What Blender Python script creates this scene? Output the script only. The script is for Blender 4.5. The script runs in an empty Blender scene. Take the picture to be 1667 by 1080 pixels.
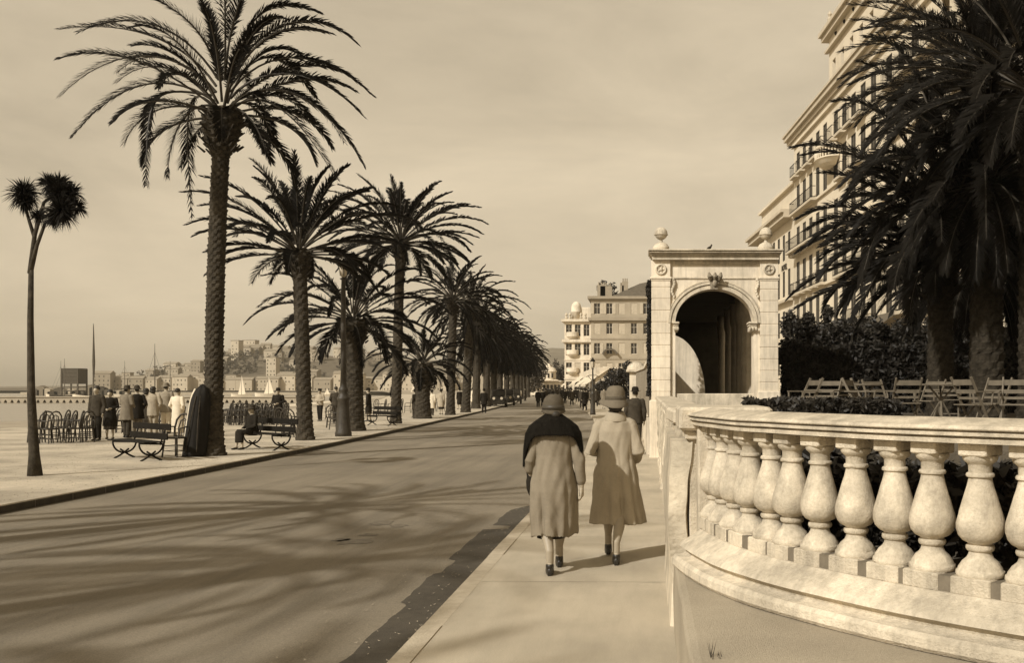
import bpy, bmesh, math, random
from mathutils import Vector, Matrix, noise
PI = math.pi
S = bpy.context.scene
SKY = 0.12; SKYG = 3.95; EXPO = -0.18; HAZE = 0.00015
C = S.collection
EYE = 1.70
F = 1600.0            # focal length in photograph pixels
CX, CY = 1053.0, 632.0

def X(px, d): return (px - CX) * d / F
def Z(py, d): return EYE + (CY - py) * d / F
def D(py, h=EYE): return h * F / (py - CY)

def interp(tab, t):
    if t <= tab[0][0]: return tab[0][1]
    for (a, va), (b, vb) in zip(tab, tab[1:]):
        if t <= b: return va + (vb - va) * (t - a) / (b - a)
    (a, va), (b, vb) = tab[-2:]
    return vb + (vb - va) * (t - b) / (b - a)

# ------------------------------------------------------------ materials
TINT = (1.0, 0.872, 0.668)
def sep(v): return (v * TINT[0], v * TINT[1] * (0.94 + 0.06 * min(1, v * 1.6)), v * TINT[2] * (0.86 + 0.2 * min(1, v)), 1)
MATS = {}
def mat(name, v, rough=0.85, amp=0.25, scale=4.0, bump=0.0, bscale=30.0, spec=0.3, amp2=0.0, scale2=0.5, stretch=None, detail=6, streak=0.0, smap=(7, 7, .55)):
    if name in MATS: return MATS[name]
    m = bpy.data.materials.new(name); m.use_nodes = True
    n = m.node_tree; b = n.nodes['Principled BSDF']; L = n.links.new
    b.inputs['Roughness'].default_value = rough
    b.inputs['Specular IOR Level'].default_value = spec
    tc = n.nodes.new('ShaderNodeTexCoord'); src = tc.outputs['Object']
    if stretch:
        mp = n.nodes.new('ShaderNodeMapping'); mp.inputs['Scale'].default_value = stretch
        L(src, mp.inputs['Vector']); src = mp.outputs['Vector']
    t = n.nodes.new('ShaderNodeTexNoise'); t.inputs['Scale'].default_value = scale; t.inputs['Detail'].default_value = detail
    t.inputs['Roughness'].default_value = 0.65
    L(src, t.inputs['Vector'])
    r = n.nodes.new('ShaderNodeValToRGB')
    r.color_ramp.elements[0].position = 0.28; r.color_ramp.elements[0].color = sep(v * (1 - amp))
    r.color_ramp.elements[1].position = 0.72; r.color_ramp.elements[1].color = sep(v * (1 + amp))
    L(t.outputs['Fac'], r.inputs['Fac']); col = r.outputs['Color']
    if amp2:
        t2 = n.nodes.new('ShaderNodeTexNoise'); t2.inputs['Scale'].default_value = scale2; t2.inputs['Detail'].default_value = 5
        L(src, t2.inputs['Vector'])
        r2 = n.nodes.new('ShaderNodeValToRGB')
        r2.color_ramp.elements[0].position = 0.35; r2.color_ramp.elements[0].color = (1 - amp2,) * 3 + (1,)
        r2.color_ramp.elements[1].position = 0.62; r2.color_ramp.elements[1].color = (1, 1, 1, 1)
        L(t2.outputs['Fac'], r2.inputs['Fac'])
        mx = n.nodes.new('ShaderNodeMix'); mx.data_type = 'RGBA'; mx.blend_type = 'MULTIPLY'; mx.inputs['Factor'].default_value = 1
        L(col, mx.inputs['A']); L(r2.outputs['Color'], mx.inputs['B']); col = mx.outputs['Result']
    if streak:
        mp3 = n.nodes.new('ShaderNodeMapping'); mp3.inputs['Scale'].default_value = smap; L(tc.outputs['Object'], mp3.inputs['Vector'])
        t3 = n.nodes.new('ShaderNodeTexNoise'); t3.inputs['Scale'].default_value = 1.6; t3.inputs['Detail'].default_value = 7; t3.inputs['Roughness'].default_value = .7; L(mp3.outputs['Vector'], t3.inputs['Vector'])
        r3 = n.nodes.new('ShaderNodeValToRGB'); r3.color_ramp.elements[0].position = .36; r3.color_ramp.elements[0].color = (1 - streak,) * 3 + (1,); r3.color_ramp.elements[1].position = .56; r3.color_ramp.elements[1].color = (1, 1, 1, 1)
        L(t3.outputs['Fac'], r3.inputs['Fac']); mx3 = n.nodes.new('ShaderNodeMix'); mx3.data_type = 'RGBA'; mx3.blend_type = 'MULTIPLY'; mx3.inputs['Factor'].default_value = 1
        L(col, mx3.inputs['A']); L(r3.outputs['Color'], mx3.inputs['B']); col = mx3.outputs['Result']
    L(col, b.inputs['Base Color'])
    if bump:
        tb = n.nodes.new('ShaderNodeTexNoise'); tb.inputs['Scale'].default_value = bscale; tb.inputs['Detail'].default_value = 5
        L(src, tb.inputs['Vector'])
        bp = n.nodes.new('ShaderNodeBump'); bp.inputs['Strength'].default_value = bump; bp.inputs['Distance'].default_value = 0.02
        L(tb.outputs['Fac'], bp.inputs['Height']); L(bp.outputs['Normal'], b.inputs['Normal'])
    MATS[name] = m
    return m

M_asphalt = mat('asphalt', .275, .85, .30, 95, .8, 260, .25, .22, .35, streak=.20, smap=(1.5, .07, 1))
M_gutter = mat('gutter_asphalt', .06, .7, .25, 9, .4, 120, .4, .15, 1.5)
M_pave = mat('pavement_cement', .52, .9, .16, 110, .6, 240, .2, .20, .9, streak=.10, smap=(2.2, .4, 1))
M_forecourt = mat('kerb_stone', .40, .85, .15, 8, .3, 60)
M_kerbshade = mat('kerb_granite_shade', .05, .85, .3, 6, .4, 50)  # dark granite, with the shade of the left kerb's face in its colour
M_gravel = mat('promenade_gravel', .58, .95, .24, 38, .9, 110, .2, .36, .55, streak=.16, smap=(3, 3, 1))
M_ground = mat('soil', .3, .95, .2, .5)
M_sand = mat('sand', .55, .95, .1, 2)
M_stone = mat('weathered_stone', .62, .85, .14, 30, .5, 90, .2, .34, 2.6, streak=.26)
M_balus = mat('cast_stone', .58, .85, .18, 60, .3, 130, .2, .34, 7, streak=.18)
M_joint = mat('stone_joint', .15, .9, .2, 20)
M_plaster = mat('white_plaster', .74, .85, .08, 8, .2, 40, .2, .25, .9, streak=.22)
M_rough = mat('broken_render', .55, .9, .16, 7, .9, 18, .2, .4, 2.2)
M_hotel = mat('hotel_stucco', .62, .85, .08, .8, 0, 10, .25, .16, .12)
M_hotel2 = mat('hotel_cornice_stone', .46, .85, .12, 1)
M_greyb = mat('grey_stucco', .36, .85, .10, .5, 0, 10, .2, .15, .15)
M_greyb2 = mat('grey_band_stone', .28, .85, .15, 1)
M_shutter = mat('painted_shutter', .42, .7, .15, 3)
M_win = mat('window_dark', .025, .25, .4, 1, 0, 10, .5)
M_iron = mat('wrought_iron', .014, .7, .3, 10, 0, 10, .1)
M_ironl = mat('lamp_iron', .045, .5, .4, 12, .3, 60)
M_roof = mat('roof_slate', .10, .8, .3, 2)
M_tile = mat('roof_tile', .24, .85, .25, 3)
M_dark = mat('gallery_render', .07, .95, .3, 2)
M_darkcol = mat('gallery_column', .45, .9, .2, 3)
M_leaf = mat('palm_leaf', .010, .7, .4, 1.2, 0, 10, .12)
M_leaf2 = mat('palm_leaf_pale', .05, .5, .4, 1.5, 0, 10, .4)  # paler leaf tone for the spiky yucca
M_rach = mat('palm_rib', .05, .6, .3, 3)
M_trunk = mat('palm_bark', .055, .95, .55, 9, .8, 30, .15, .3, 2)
M_trunk_shade = mat('palm_bark_shade', .030, .95, .55, 9, .8, 30, .1)  # terrace trunks: the crowns' shade is put into the bark colour
M_trunkd = mat('palm_boss', .03, .95, .5, 9, .8, 30, .15)
M_bush = mat('shrub_leaf', .024, .6, .6, 2.5, 0, 10, .35)
M_hedge = mat('hedge_leaf', .016, .65, .5, 3, 0, 10, .3)
M_twig = mat('twig_wood', .06, .9, .3, 5)
M_wood = mat('bench_wood', .012, .8, .35, 6, .2, 60, .1, stretch=(1, 8, 8))
M_chair = mat('chair_cane', .045, .6, .3, 9)
M_deck = mat('folding_chair_wood', .12, .7, .25, 9, .2, 60)
M_skin = mat('skin', .36, .6, .06, 10)
M_hose = mat('stocking', .30, .5, .06, 10)
M_hair = mat('hair', .03, .6, .3, 30)
M_shoe = mat('shoe_leather', .015, .35, .2, 10, 0, 10, .5)
M_fur = mat('fur', .012, .95, .4, 60, 1.0, 120, .1)
M_coatA = mat('wool_coat_beige', .22, .95, .07, 60, .1, 300, .1, .12, 5)
M_coatB = mat('wool_coat_pale', .34, .95, .06, 60, .1, 300, .1, .12, 5)
M_hatA = mat('felt_cloche', .085, .9, .2, 25, .2, 200, .1)
M_hatB = mat('felt_hat_grey', .15, .9, .12, 25, .2, 200, .1)
M_band = mat('ribbon', .05, .5, .2, 10)
M_blk = mat('black_cloth', .018, .9, .3, 10, 0, 10, .1)
M_drk = mat('dark_cloth', .045, .9, .3, 10, 0, 10, .1)
M_mid = mat('mid_cloth', .17, .9, .2, 10, 0, 10, .1)
M_lgt = mat('light_cloth', .34, .9, .15, 10, 0, 10, .1)
M_wht = mat('white_cloth', .62, .9, .1, 10, 0, 10, .1)
M_tar = mat('tarred_canvas', .012, .9, .3, 6)
M_hill = mat('hill_scrub', .15, .95, .4, .02, 0, 10, .1, .3, .006)
M_wood2 = mat('far_foliage', .06, .9, .3, .1)
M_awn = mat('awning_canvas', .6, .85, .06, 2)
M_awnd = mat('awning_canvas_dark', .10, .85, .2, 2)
M_carb = mat('car_paint', .02, .25, .2, 3, 0, 10, .5)
M_glass = mat('lamp_glass', .5, .2, .1, 3)
M_sail = mat('sail_cloth', .7, .8, .05, 1)
M_mast = mat('spar_wood', .10, .7, .2, 1)

# ------------------------------------------------------------ mesh building
TS = bpy.data.scenes.new('work')
class MB:
    def __init__(s): s.v = []; s.f = []; s.m = []; s.T = None
    def add(s, vs, fs, mi=0):
        o = len(s.v)
        if s.T is not None: vs = [s.T @ Vector(p) for p in vs]
        s.v.extend([tuple(p) for p in vs]); s.f.extend([tuple(i + o for i in f) for f in fs]); s.m.extend([mi] * len(fs))
    def box(s, x0, x1, y0, y1, z0, z1, mi=0, rz=0, bev=0):
        c = Vector(((x0 + x1) / 2, (y0 + y1) / 2, (z0 + z1) / 2))
        hx, hy, hz = (x1 - x0) / 2, (y1 - y0) / 2, (z1 - z0) / 2
        if bev > 0:
            vs = []; b = min(bev, hx * .9, hy * .9, hz * .9)
            for zz, k in ((-hz, b), (-hz + b, 0), (hz - b, 0), (hz, b)):
                for a, d in ((-1, -1), (1, -1), (1, 1), (-1, 1)):
                    ax, ay = a * (hx - k), d * (hy - k)
                    # chamfered vertical corners: two points each
                    p = [(a * (hx - k - b), d * (hy - k)), (a * (hx - k), d * (hy - k - b))]
                    if (a, d) in ((-1, -1), (1, 1)): p = p[::-1]
                    vs += [(q[0], q[1], zz) for q in p]
            fs = []
            for r in range(3):
                for i in range(8):
                    j = (i + 1) % 8
                    fs.append((r * 8 + i, r * 8 + j, r * 8 + 8 + j, r * 8 + 8 + i))
            fs.append(tuple(range(7, -1, -1))); fs.append(tuple(range(24, 32)))
        else:
            vs = [(a * hx, b * hy, d * hz) for d in (-1, 1) for a, b in ((-1, -1), (1, -1), (1, 1), (-1, 1))]
            fs = [(3, 2, 1, 0), (4, 5, 6, 7), (0, 1, 5, 4), (1, 2, 6, 5), (2, 3, 7, 6), (3, 0, 4, 7)]
        R = Matrix.Rotation(rz, 3, 'Z')
        s.add([R @ Vector(p) + c for p in vs], fs, mi)
    def beam(s, a, b, w, h, mi=0, up=(0, 0, 1)):
        a = Vector(a); b = Vector(b); t = (b - a).normalized(); u = Vector(up)
        sd = t.cross(u)
        if sd.length < 1e-4: sd = t.cross(Vector((1, 0, 0)))
        sd.normalize(); u = sd.cross(t)
        vs = []
        for p in (a, b):
            for i, j in ((-1, -1), (1, -1), (1, 1), (-1, 1)): vs.append(p + sd * (i * w / 2) + u * (j * h / 2))
        s.add(vs, [(3, 2, 1, 0), (4, 5, 6, 7), (0, 1, 5, 4), (1, 2, 6, 5), (2, 3, 7, 6), (3, 0, 4, 7)], mi)
    def tube(s, pts, rad, n=8, mi=0, cap=True, flat=None, dome=False):
        pts = [Vector(p) for p in pts]
        if not hasattr(rad, '__len__'): rad = [rad] * len(pts)
        rad = list(rad)
        if dome:
            t0 = (pts[0] - pts[1]).normalized(); t1 = (pts[-1] - pts[-2]).normalized()
            r0, r1 = rad[0], rad[-1]
            pre = [(pts[0] + t0 * r0 * .95, r0 * .25), (pts[0] + t0 * r0 * .7, r0 * .7)]
            post = [(pts[-1] + t1 * r1 * .7, r1 * .7), (pts[-1] + t1 * r1 * .95, r1 * .25)]
            pts = [p for p, _ in pre] + pts + [p for p, _ in post]
            rad = [r for _, r in pre] + rad + [r for _, r in post]
        rings = []; ref = None
        for i, p in enumerate(pts):
            t = (pts[min(i + 1, len(pts) - 1)] - pts[max(i - 1, 0)])
            t = t.normalized() if t.length > 1e-9 else Vector((0, 0, 1))
            if ref is None:
                ref = Vector((1, 0, 0)) if abs(t.x) < .8 else Vector((0, 1, 0))
            u = (ref - t * ref.dot(t)); u = u.normalized() if u.length > 1e-6 else t.orthogonal().normalized()
            ref = u; w = t.cross(u); r = rad[i]
            rings.append([p + (u * math.cos(k * 2 * PI / n) + w * math.sin(k * 2 * PI / n)) * r for k in range(n)])
        s.loft(rings, mi, cap)
    def loft(s, rings, mi=0, cap=True, closed=True):
        n = len(rings[0]); vs = [p for r in rings for p in r]; fs = []
        for i in range(len(rings) - 1):
            for k in range(n if closed else n - 1):
                j = (k + 1) % n
                fs.append((i * n + k, i * n + j, (i + 1) * n + j, (i + 1) * n + k))
        if cap:
            fs.append(tuple(range(n - 1, -1, -1))); fs.append(tuple((len(rings) - 1) * n + k for k in range(n)))
        s.add(vs, fs, mi)
    def lathe(s, prof, c=(0, 0, 0), n=24, mi=0, cap=True):
        s.loft([[(c[0] + r * math.cos(k * 2 * PI / n), c[1] + r * math.sin(k * 2 * PI / n), c[2] + z) for k in range(n)] for r, z in prof], mi, cap)
    def ell(s, c, r, n=16, m=10, mi=0, R=None):
        rings = []
        for i in range(m + 1):
            a = -PI / 2 + PI * (i + .0) / m
            a = max(-PI / 2 + .12, min(PI / 2 - .12, a))
            ring = [Vector((r[0] * math.cos(a) * math.cos(k * 2 * PI / n), r[1] * math.cos(a) * math.sin(k * 2 * PI / n), r[2] * math.sin(a))) for k in range(n)]
            if R is not None: ring = [R @ p for p in ring]
            rings.append([p + Vector(c) for p in ring])
        s.loft(rings, mi, True)
    def prism(s, poly, z0, z1, mi=0):
        n = len(poly)
        a = sum(poly[i][0] * poly[(i + 1) % n][1] - poly[(i + 1) % n][0] * poly[i][1] for i in range(n))
        if a < 0: poly = poly[::-1]
        s.add([(x, y, z0) for x, y in poly] + [(x, y, z1) for x, y in poly],
              [tuple(range(n - 1, -1, -1)), tuple(range(n, 2 * n))] + [(i, (i + 1) % n, n + (i + 1) % n, n + i) for i in range(n)], mi)
    def prism_y(s, poly, y0, y1, mi=0):      # polygon in x-z extruded along y
        n = len(poly)
        a = sum(poly[i][0] * poly[(i + 1) % n][1] - poly[(i + 1) % n][0] * poly[i][1] for i in range(n))
        if a < 0: poly = poly[::-1]
        s.add([(x, y0, z) for x, z in poly] + [(x, y1, z) for x, z in poly],
              [tuple(range(n)), tuple(range(2 * n - 1, n - 1, -1))] + [(i, n + i, n + (i + 1) % n, (i + 1) % n) for i in range(n)], mi)
    def strip(s, L, R, mi=0):
        n = len(L); s.add(list(L) + list(R), [(i, i + 1, n + i + 1, n + i) for i in range(n - 1)], mi)
    def build(s, name, mats, parent=None, smooth=False, vox=0, soft=0):
        me = bpy.data.meshes.new(name); me.from_pydata(s.v, [], s.f)
        if not isinstance(mats, (list, tuple)): mats = [mats]
        for m in mats: me.materials.append(m)
        if len(mats) > 1: me.polygons.foreach_set('material_index', s.m)
        me.update()
        o = bpy.data.objects.new(name, me); C.objects.link(o)
        if vox:
            md = o.modifiers.new('r', 'REMESH'); md.mode = 'VOXEL'; md.voxel_size = vox
            if soft:
                sm = o.modifiers.new('s', 'SMOOTH'); sm.factor = .5; sm.iterations = soft
            TS.collection.objects.link(o)
            with bpy.context.temp_override(scene=TS, view_layer=TS.view_layers[0]):
                dg = bpy.context.evaluated_depsgraph_get(); dg.update()
                new = bpy.data.meshes.new_from_object(o.evaluated_get(dg))
            TS.collection.objects.unlink(o)
            o.modifiers.clear(); o.data = new; bpy.data.meshes.remove(me); me = new
            me.materials.clear()
            for m in mats: me.materials.append(m)
            smooth = True
        if smooth: me.polygons.foreach_set('use_smooth', [True] * len(me.polygons))
        if parent is not None: o.parent = parent
        return o

def tag(o, label=None, cat=None, group=None, kind=None):
    if label: o['label'] = label
    if cat: o['category'] = cat
    if group: o['group'] = group
    if kind: o['kind'] = kind
    return o
def thing(name, label, cat, loc=(0, 0, 0), rz=0, group=None):
    o = bpy.data.objects.new(name, None); C.objects.link(o); o.location = loc; o.rotation_euler = (0, 0, rz)
    o.empty_display_size = .2
    return tag(o, label, cat, group)
def copy_tree(o, loc, rz=None, label=None, scale=None):
    r = o.copy(); C.objects.link(r); r.location = loc
    if rz is not None: r.rotation_euler = (0, 0, rz)
    if label: r['label'] = label
    if scale: r.scale = (scale,) * 3
    for ch in list(o.children):
        c = ch.copy(); C.objects.link(c); c.parent = r
        for g in list(ch.children):
            d = g.copy(); C.objects.link(d); d.parent = c
    return r

# ------------------------------------------------------------ the setting
XR_T = [(-30, -1.62), (27, -1.62), (40, -2.0), (60, -3.3), (90, -6), (118, -8.7), (160, -13.5), (240, -25)]
XL_T = [(-30, -9.3), (20, -9.3), (34, -9.9), (50, -10.8), (75, -12.4), (112, -15), (160, -20.5), (240, -34)]
XS_T = [(-30, -27), (60, -27), (112, -31), (240, -62)]
def sm(tab, d): return sum(interp(tab, d + k) for k in (-9, -4, 0, 4, 9)) / 5
XR = lambda d: sm(XR_T, d)
XL = lambda d: sm(XL_T, d)
XS = lambda d: sm(XS_T, d)
DS = [-30 + 2 * i for i in range(0, 146)]
EDGE = [-30 + 1 * i for i in range(0, 291)]

def sheet(name, L, R, m, kind='structure'):
    b = MB(); b.strip(L, R); return tag(b.build(name, m), kind=kind)
# sea and far land
b = MB(); b.add([(-9000, -300, -2.6), (-20, -300, -2.6), (-20, 6000, -2.6), (-9000, 6000, -2.6)], [(0, 1, 2, 3)])
msea = mat('sea_water', .22, .22, .2, .08, 0, 10, .6)
n = msea.node_tree; bs = n.nodes['Principled BSDF']
tx = n.nodes.new('ShaderNodeTexNoise'); tx.inputs['Scale'].default_value = .9; tx.inputs['Detail'].default_value = 4
tcx = n.nodes.new('ShaderNodeTexCoord'); n.links.new(tcx.outputs['Object'], tx.inputs['Vector'])
bpn = n.nodes.new('ShaderNodeBump'); bpn.inputs['Strength'].default_value = .5; bpn.inputs['Distance'].default_value = .12
n.links.new(tx.outputs['Fac'], bpn.inputs['Height']); n.links.new(bpn.outputs['Normal'], bs.inputs['Normal'])
tag(b.build('sea', msea), kind='structure')
b = MB()
land = [(-34, -300), (1500, -300), (4000, 6000), (-3500, 6000), (-2500, 1100), (-900, 830), (-470, 800), (-300, 760), (-150, 560), (-75, 300), (-42, 120)]
vs = [(x, y, -.45) for x, y in land]
b.add(vs, [tuple(range(len(vs)))])
tag(b.build('ground', M_ground), kind='structure')
sheet('road', [(XL(d), d, -.12) for d in DS], [(XR(d), d, -.12) for d in DS], M_asphalt)
sheet('promenade', [(XS(d), d, 0) for d in DS], [(XL(d) - .17, d, 0) for d in DS], M_gravel)
sheet('beach', [(XS(d) - 30, d, -2.8) for d in DS], [(XS(d), d, -.35) for d in DS], M_sand)
b = MB(); b.strip([(XS(d), d, -.6) for d in DS], [(XS(d), d, 0.0) for d in DS]); tag(b.build('promenade_edge', M_plaster), kind='structure')
# pavement on the right up to the terrace wall, then fanning along the gardens
PW_T = [(-30, .6), (24, .6), (40, .3), (60, 0), (90, -2.6), (118, -5.2), (160, -9.5), (240, -20)]
sheet('pavement', [(XR(d) + .16, d, 0) for d in DS], [(interp(PW_T, d), d, 0) for d in DS], M_pave)
def kerb(name, fx, side, m, w=.16):
    b = MB(); rng = random.Random(3)
    d = -30.0
    while d < 240:
        L = 1.0 if d < 60 else 4.0
        g = .006
        e = d + L - g
        a0, a1 = fx(d), fx(e)
        j = rng.uniform(-.004, .004)
        o = side * w; c = .02
        prof = [(0, -.13), (0, .002 + j - c), (side * c, .004 + j), (o, .004 + j), (o, -.13)]
        r = [[(a + p[0], y, p[1]) for p in prof] for a, y in ((a0, d), (a1, e))]
        if side > 0: r = [q[::-1] for q in r]
        b.loft(r, 1 if side < 0 else 0, True)
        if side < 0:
            b.add([(a0 + .003, d, -.13), (a1 + .003, e, -.13), (a1 + .003, e, -.012), (a0 + .003, d, -.012)], [(0, 1, 2, 3)], 0)  # face strip carrying the granite and shade tone
        d += L
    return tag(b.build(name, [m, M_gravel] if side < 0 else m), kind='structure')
kerb('kerb', XL, -1, M_kerbshade, .17)
kerb('kerb', XR, 1, M_forecourt, .16)
# patched dark gutter strip against the right kerb, with torn edge
b = MB(); rng = random.Random(11); Lp = []; Rp = []
def gut(d):
    w = .34 if d < 8.3 else (.40 if d < 9.6 else (.34 if d < 10.4 else (.42 if d < 12.6 else (.10 if d < 13.0 else .36))))
    return w + .03 * noise.noise(Vector((d * 2.3, 0, 0))) + .015 * noise.noise(Vector((d * 9, 5, 0)))
d = 3.0
while d < 15.4:
    w = gut(d) * (1 if d < 14.6 else max(0.02, (15.4 - d) / .8)); Lp.append((XR(d) - w - .06, d, -.116)); Rp.append((XR(d) - .001, d, -.116)); d += .07
b.strip(Lp, Rp); tag(b.build('gutter_patch', M_gutter), kind='structure')
# small dark stains of tar repairs on the road
b = MB(); rng = random.Random(5)
for px, py, rx, ry in ((622, 852, .16, .28), (575, 883, .20, .22), (650, 857, .12, .12), (600, 872, .12, .10), (556, 880, .1, .12)):
    d = D(py, 1.82); cx = X(px, d); pts = []
    for k in range(26):
        a = k * 2 * PI / 26; q = 1 + .55 * noise.noise(Vector((math.cos(a) * 1.7 + px, math.sin(a) * 1.7, 0)))
        pts.append((cx + rx * q * math.cos(a), d + ry * q * math.sin(a), -.116))
    b.add(pts, [tuple(range(26))])
tag(b.build('road_patch', mat('road_stain', .13, .8, .4, 14, .4, 120)), kind='structure')

# ------------------------------------------------------------ palms
UP = Vector((0, 0, 1))
def bez(p, t):
    a, b_, c, d = [Vector(q) for q in p]; u = 1 - t
    return a * u ** 3 + b_ * 3 * u * u * t + c * 3 * u * t * t + d * t ** 3
def frond(mb, pts, nl, ll, lw, rr, rng, stiff=.5, r0=.22, lmi=0):
    """pts: rachis polyline; leaflets from fraction r0 to the tip"""
    N = len(pts)
    mb.tube(pts, [rr * (1 - .85 * i / (N - 1)) for i in range(N)], 4, 1, False)
    tl = N - 1
    dead = rng.random() < .1
    for side in (-1, 1):
        for i in range(nl):
            t = r0 + (1 - r0) * (i + rng.random() * .6) / nl
            k = min(int(t * tl), tl - 1); fr = t * tl - k
            p = pts[k].lerp(pts[k + 1], fr); tg = (pts[k + 1] - pts[k]).normalized()
            sd = tg.cross(UP)
            if sd.length < .15: sd = tg.cross(Vector((math.cos(i), math.sin(i), .3)))
            sd.normalize(); nu = sd.cross(tg).normalized()
            s = (t - r0) / (1 - r0)
            L = ll * (min(1, .45 + s * 2.6) if s < .25 else (1 - .62 * max(0, (s - .45) / .55) ** 1.6)) * rng.uniform(.8, 1.1)
            a = .80 + .42 * s + rng.uniform(-.18, .14)     # forward lean
            upv = (.34 - .1 * s) * rng.uniform(.3, 1.5)
            dr = (tg * math.sin(a) + sd * side * math.cos(a) + nu * upv).normalized()
            w = dr.cross(nu); w = (w.normalized() if w.length > .01 else sd) * (lw * .5)
            m = p + dr * (L * .55); droop = L * (.26 - .2 * stiff) * rng.uniform(.5, 1.6)
            e = p + dr * L - UP * droop
            # blade stands on edge: width partly in nu so it reads from the side
            w2 = w * .55 + nu * (lw * .32)
            mb.add([p - w * .4, p + w * .4, m + w2 - UP * droop * .22, m - w2 - UP * droop * .22, e], [(0, 1, 2, 3), (3, 2, 4)], lmi)
def arc(p0, az, el, L, droop, rng, n=12):
    p = Vector(p0); out = [p.copy()]; e = el; st = L / n; wob = rng.uniform(-.06, .06)
    for i in range(n):
        s = (i + 1) / n
        dirv = Vector((math.cos(az) * math.cos(e), math.sin(az) * math.cos(e), math.sin(e)))
        p = p + dirv * st; out.append(p.copy())
        e -= droop * (0.35 + 1.3 * s) / n * max(.22, math.cos(e * .8)); az += wob / n
        e = max(e, -1.52)
    return out
def crown_mesh(rng, n, L, h, low=-.55, droop=1.7, nl=34, ll=.42, lw=.035, custom=None, lmi=0, up=1.45, bossr=.3):
    mb = MB()
    for i in range(n):
        q = (i + .5) / n
        az = i * 2.39996 + rng.uniform(-.2, .2)
        el = up - (up - low) * q ** .8 + rng.uniform(-.1, .1)
        base = Vector((math.cos(az) * bossr * (.3 + .7 * q), math.sin(az) * bossr * (.3 + .7 * q), h + .25 - .5 * q))
        LL = L * (.72 + .33 * math.sin(PI * min(1, q * 1.15))) * rng.uniform(.88, 1.08)
        pts = arc(base, az, el, LL, droop * rng.uniform(.75, 1.2), rng)
        frond(mb, pts, nl, ll, lw, .035, rng, lmi=lmi)
    for c in (custom or []):
        pts = [bez(c, k / 14) for k in range(15)]
        frond(mb, pts, int(nl * 1.1), ll * .9, lw, .035, rng, r0=.25, lmi=lmi)
    return mb
def trunk_mesh(rng, h, r, lean=(0, 0), bow=0.0, nseg=24, step=.05, boss=1.45, bossh=1.0, flare=1.3, amp=.07):
    mb = MB(); rings = []; nz = int(h / step)
    for i in range(nz + 1):
        z = h * i / nz; t = z / h
        cx = lean[0] * t + bow * math.sin(PI * t) ; cy = lean[1] * t
        rr = r * (1 - .12 * t) * (1 + (flare - 1) * math.exp(-z / .35))
        if z > h - bossh:
            q = (z - (h - bossh)) / bossh; rr *= 1 + (boss - 1) * math.sin(min(1, q * 1.25) * PI / 2) * (1 - .35 * max(0, q - .8) / .2)
        ring = []
        for k in range(nseg):
            a = k * 2 * PI / nseg
            rowz = z / (step * 3.0); row = int(rowz); cf = (k * (nseg // 4) / nseg + .5 * (row % 2) + .13 * noise.noise(Vector((row * .7, k * .9, r * 9)))) % 1.0
            sc = 1 + amp * ((1 - abs(2 * cf - 1)) * (.35 + .65 * (rowz - row)) - .35) + .05 * noise.noise(Vector((a * 2, z * 5, r * 50)))
            if z > h - bossh: sc += .12 * ((1 - abs(2 * cf - 1)) - .4)
            ring.append((cx + rr * sc * math.cos(a), cy + rr * sc * math.sin(a), z))
        rings.append(ring)
    mb.loft(rings, 0, True)
    # stubs of cut leaf bases under the crown
    for i in range(int(60 * bossh)):
        a = rng.uniform(0, 2 * PI); z = h - bossh * rng.uniform(.02, .95); t = z / h
        rr = r * (.9 * boss)
        p = Vector((lean[0] * t + bow * math.sin(PI * t) + rr * .8 * math.cos(a), lean[1] * t + rr * .8 * math.sin(a), z))
        dv = Vector((math.cos(a), math.sin(a), .8)); mb.tube([p, p + dv * rng.uniform(.10, .2)], [.035, .02], 4, 1)
    return mb
def palm(name, label, x, y, z0, h, r, group, rng, crown, lean=(0, 0), bow=0, trunk_kw=None, kind_name='date palm'):
    tm = M_trunk_shade if z0 > .5 else M_trunk
    t = thing(name, label, kind_name, (x, y, z0), 0, group)
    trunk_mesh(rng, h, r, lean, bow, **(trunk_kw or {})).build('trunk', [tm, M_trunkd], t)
    o = crown.build('crown', [M_leaf, M_rach], t); o.location = (lean[0], lean[1], 0)
    return t
G_ROW = 'date palms in a row along the promenade kerb'

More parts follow.
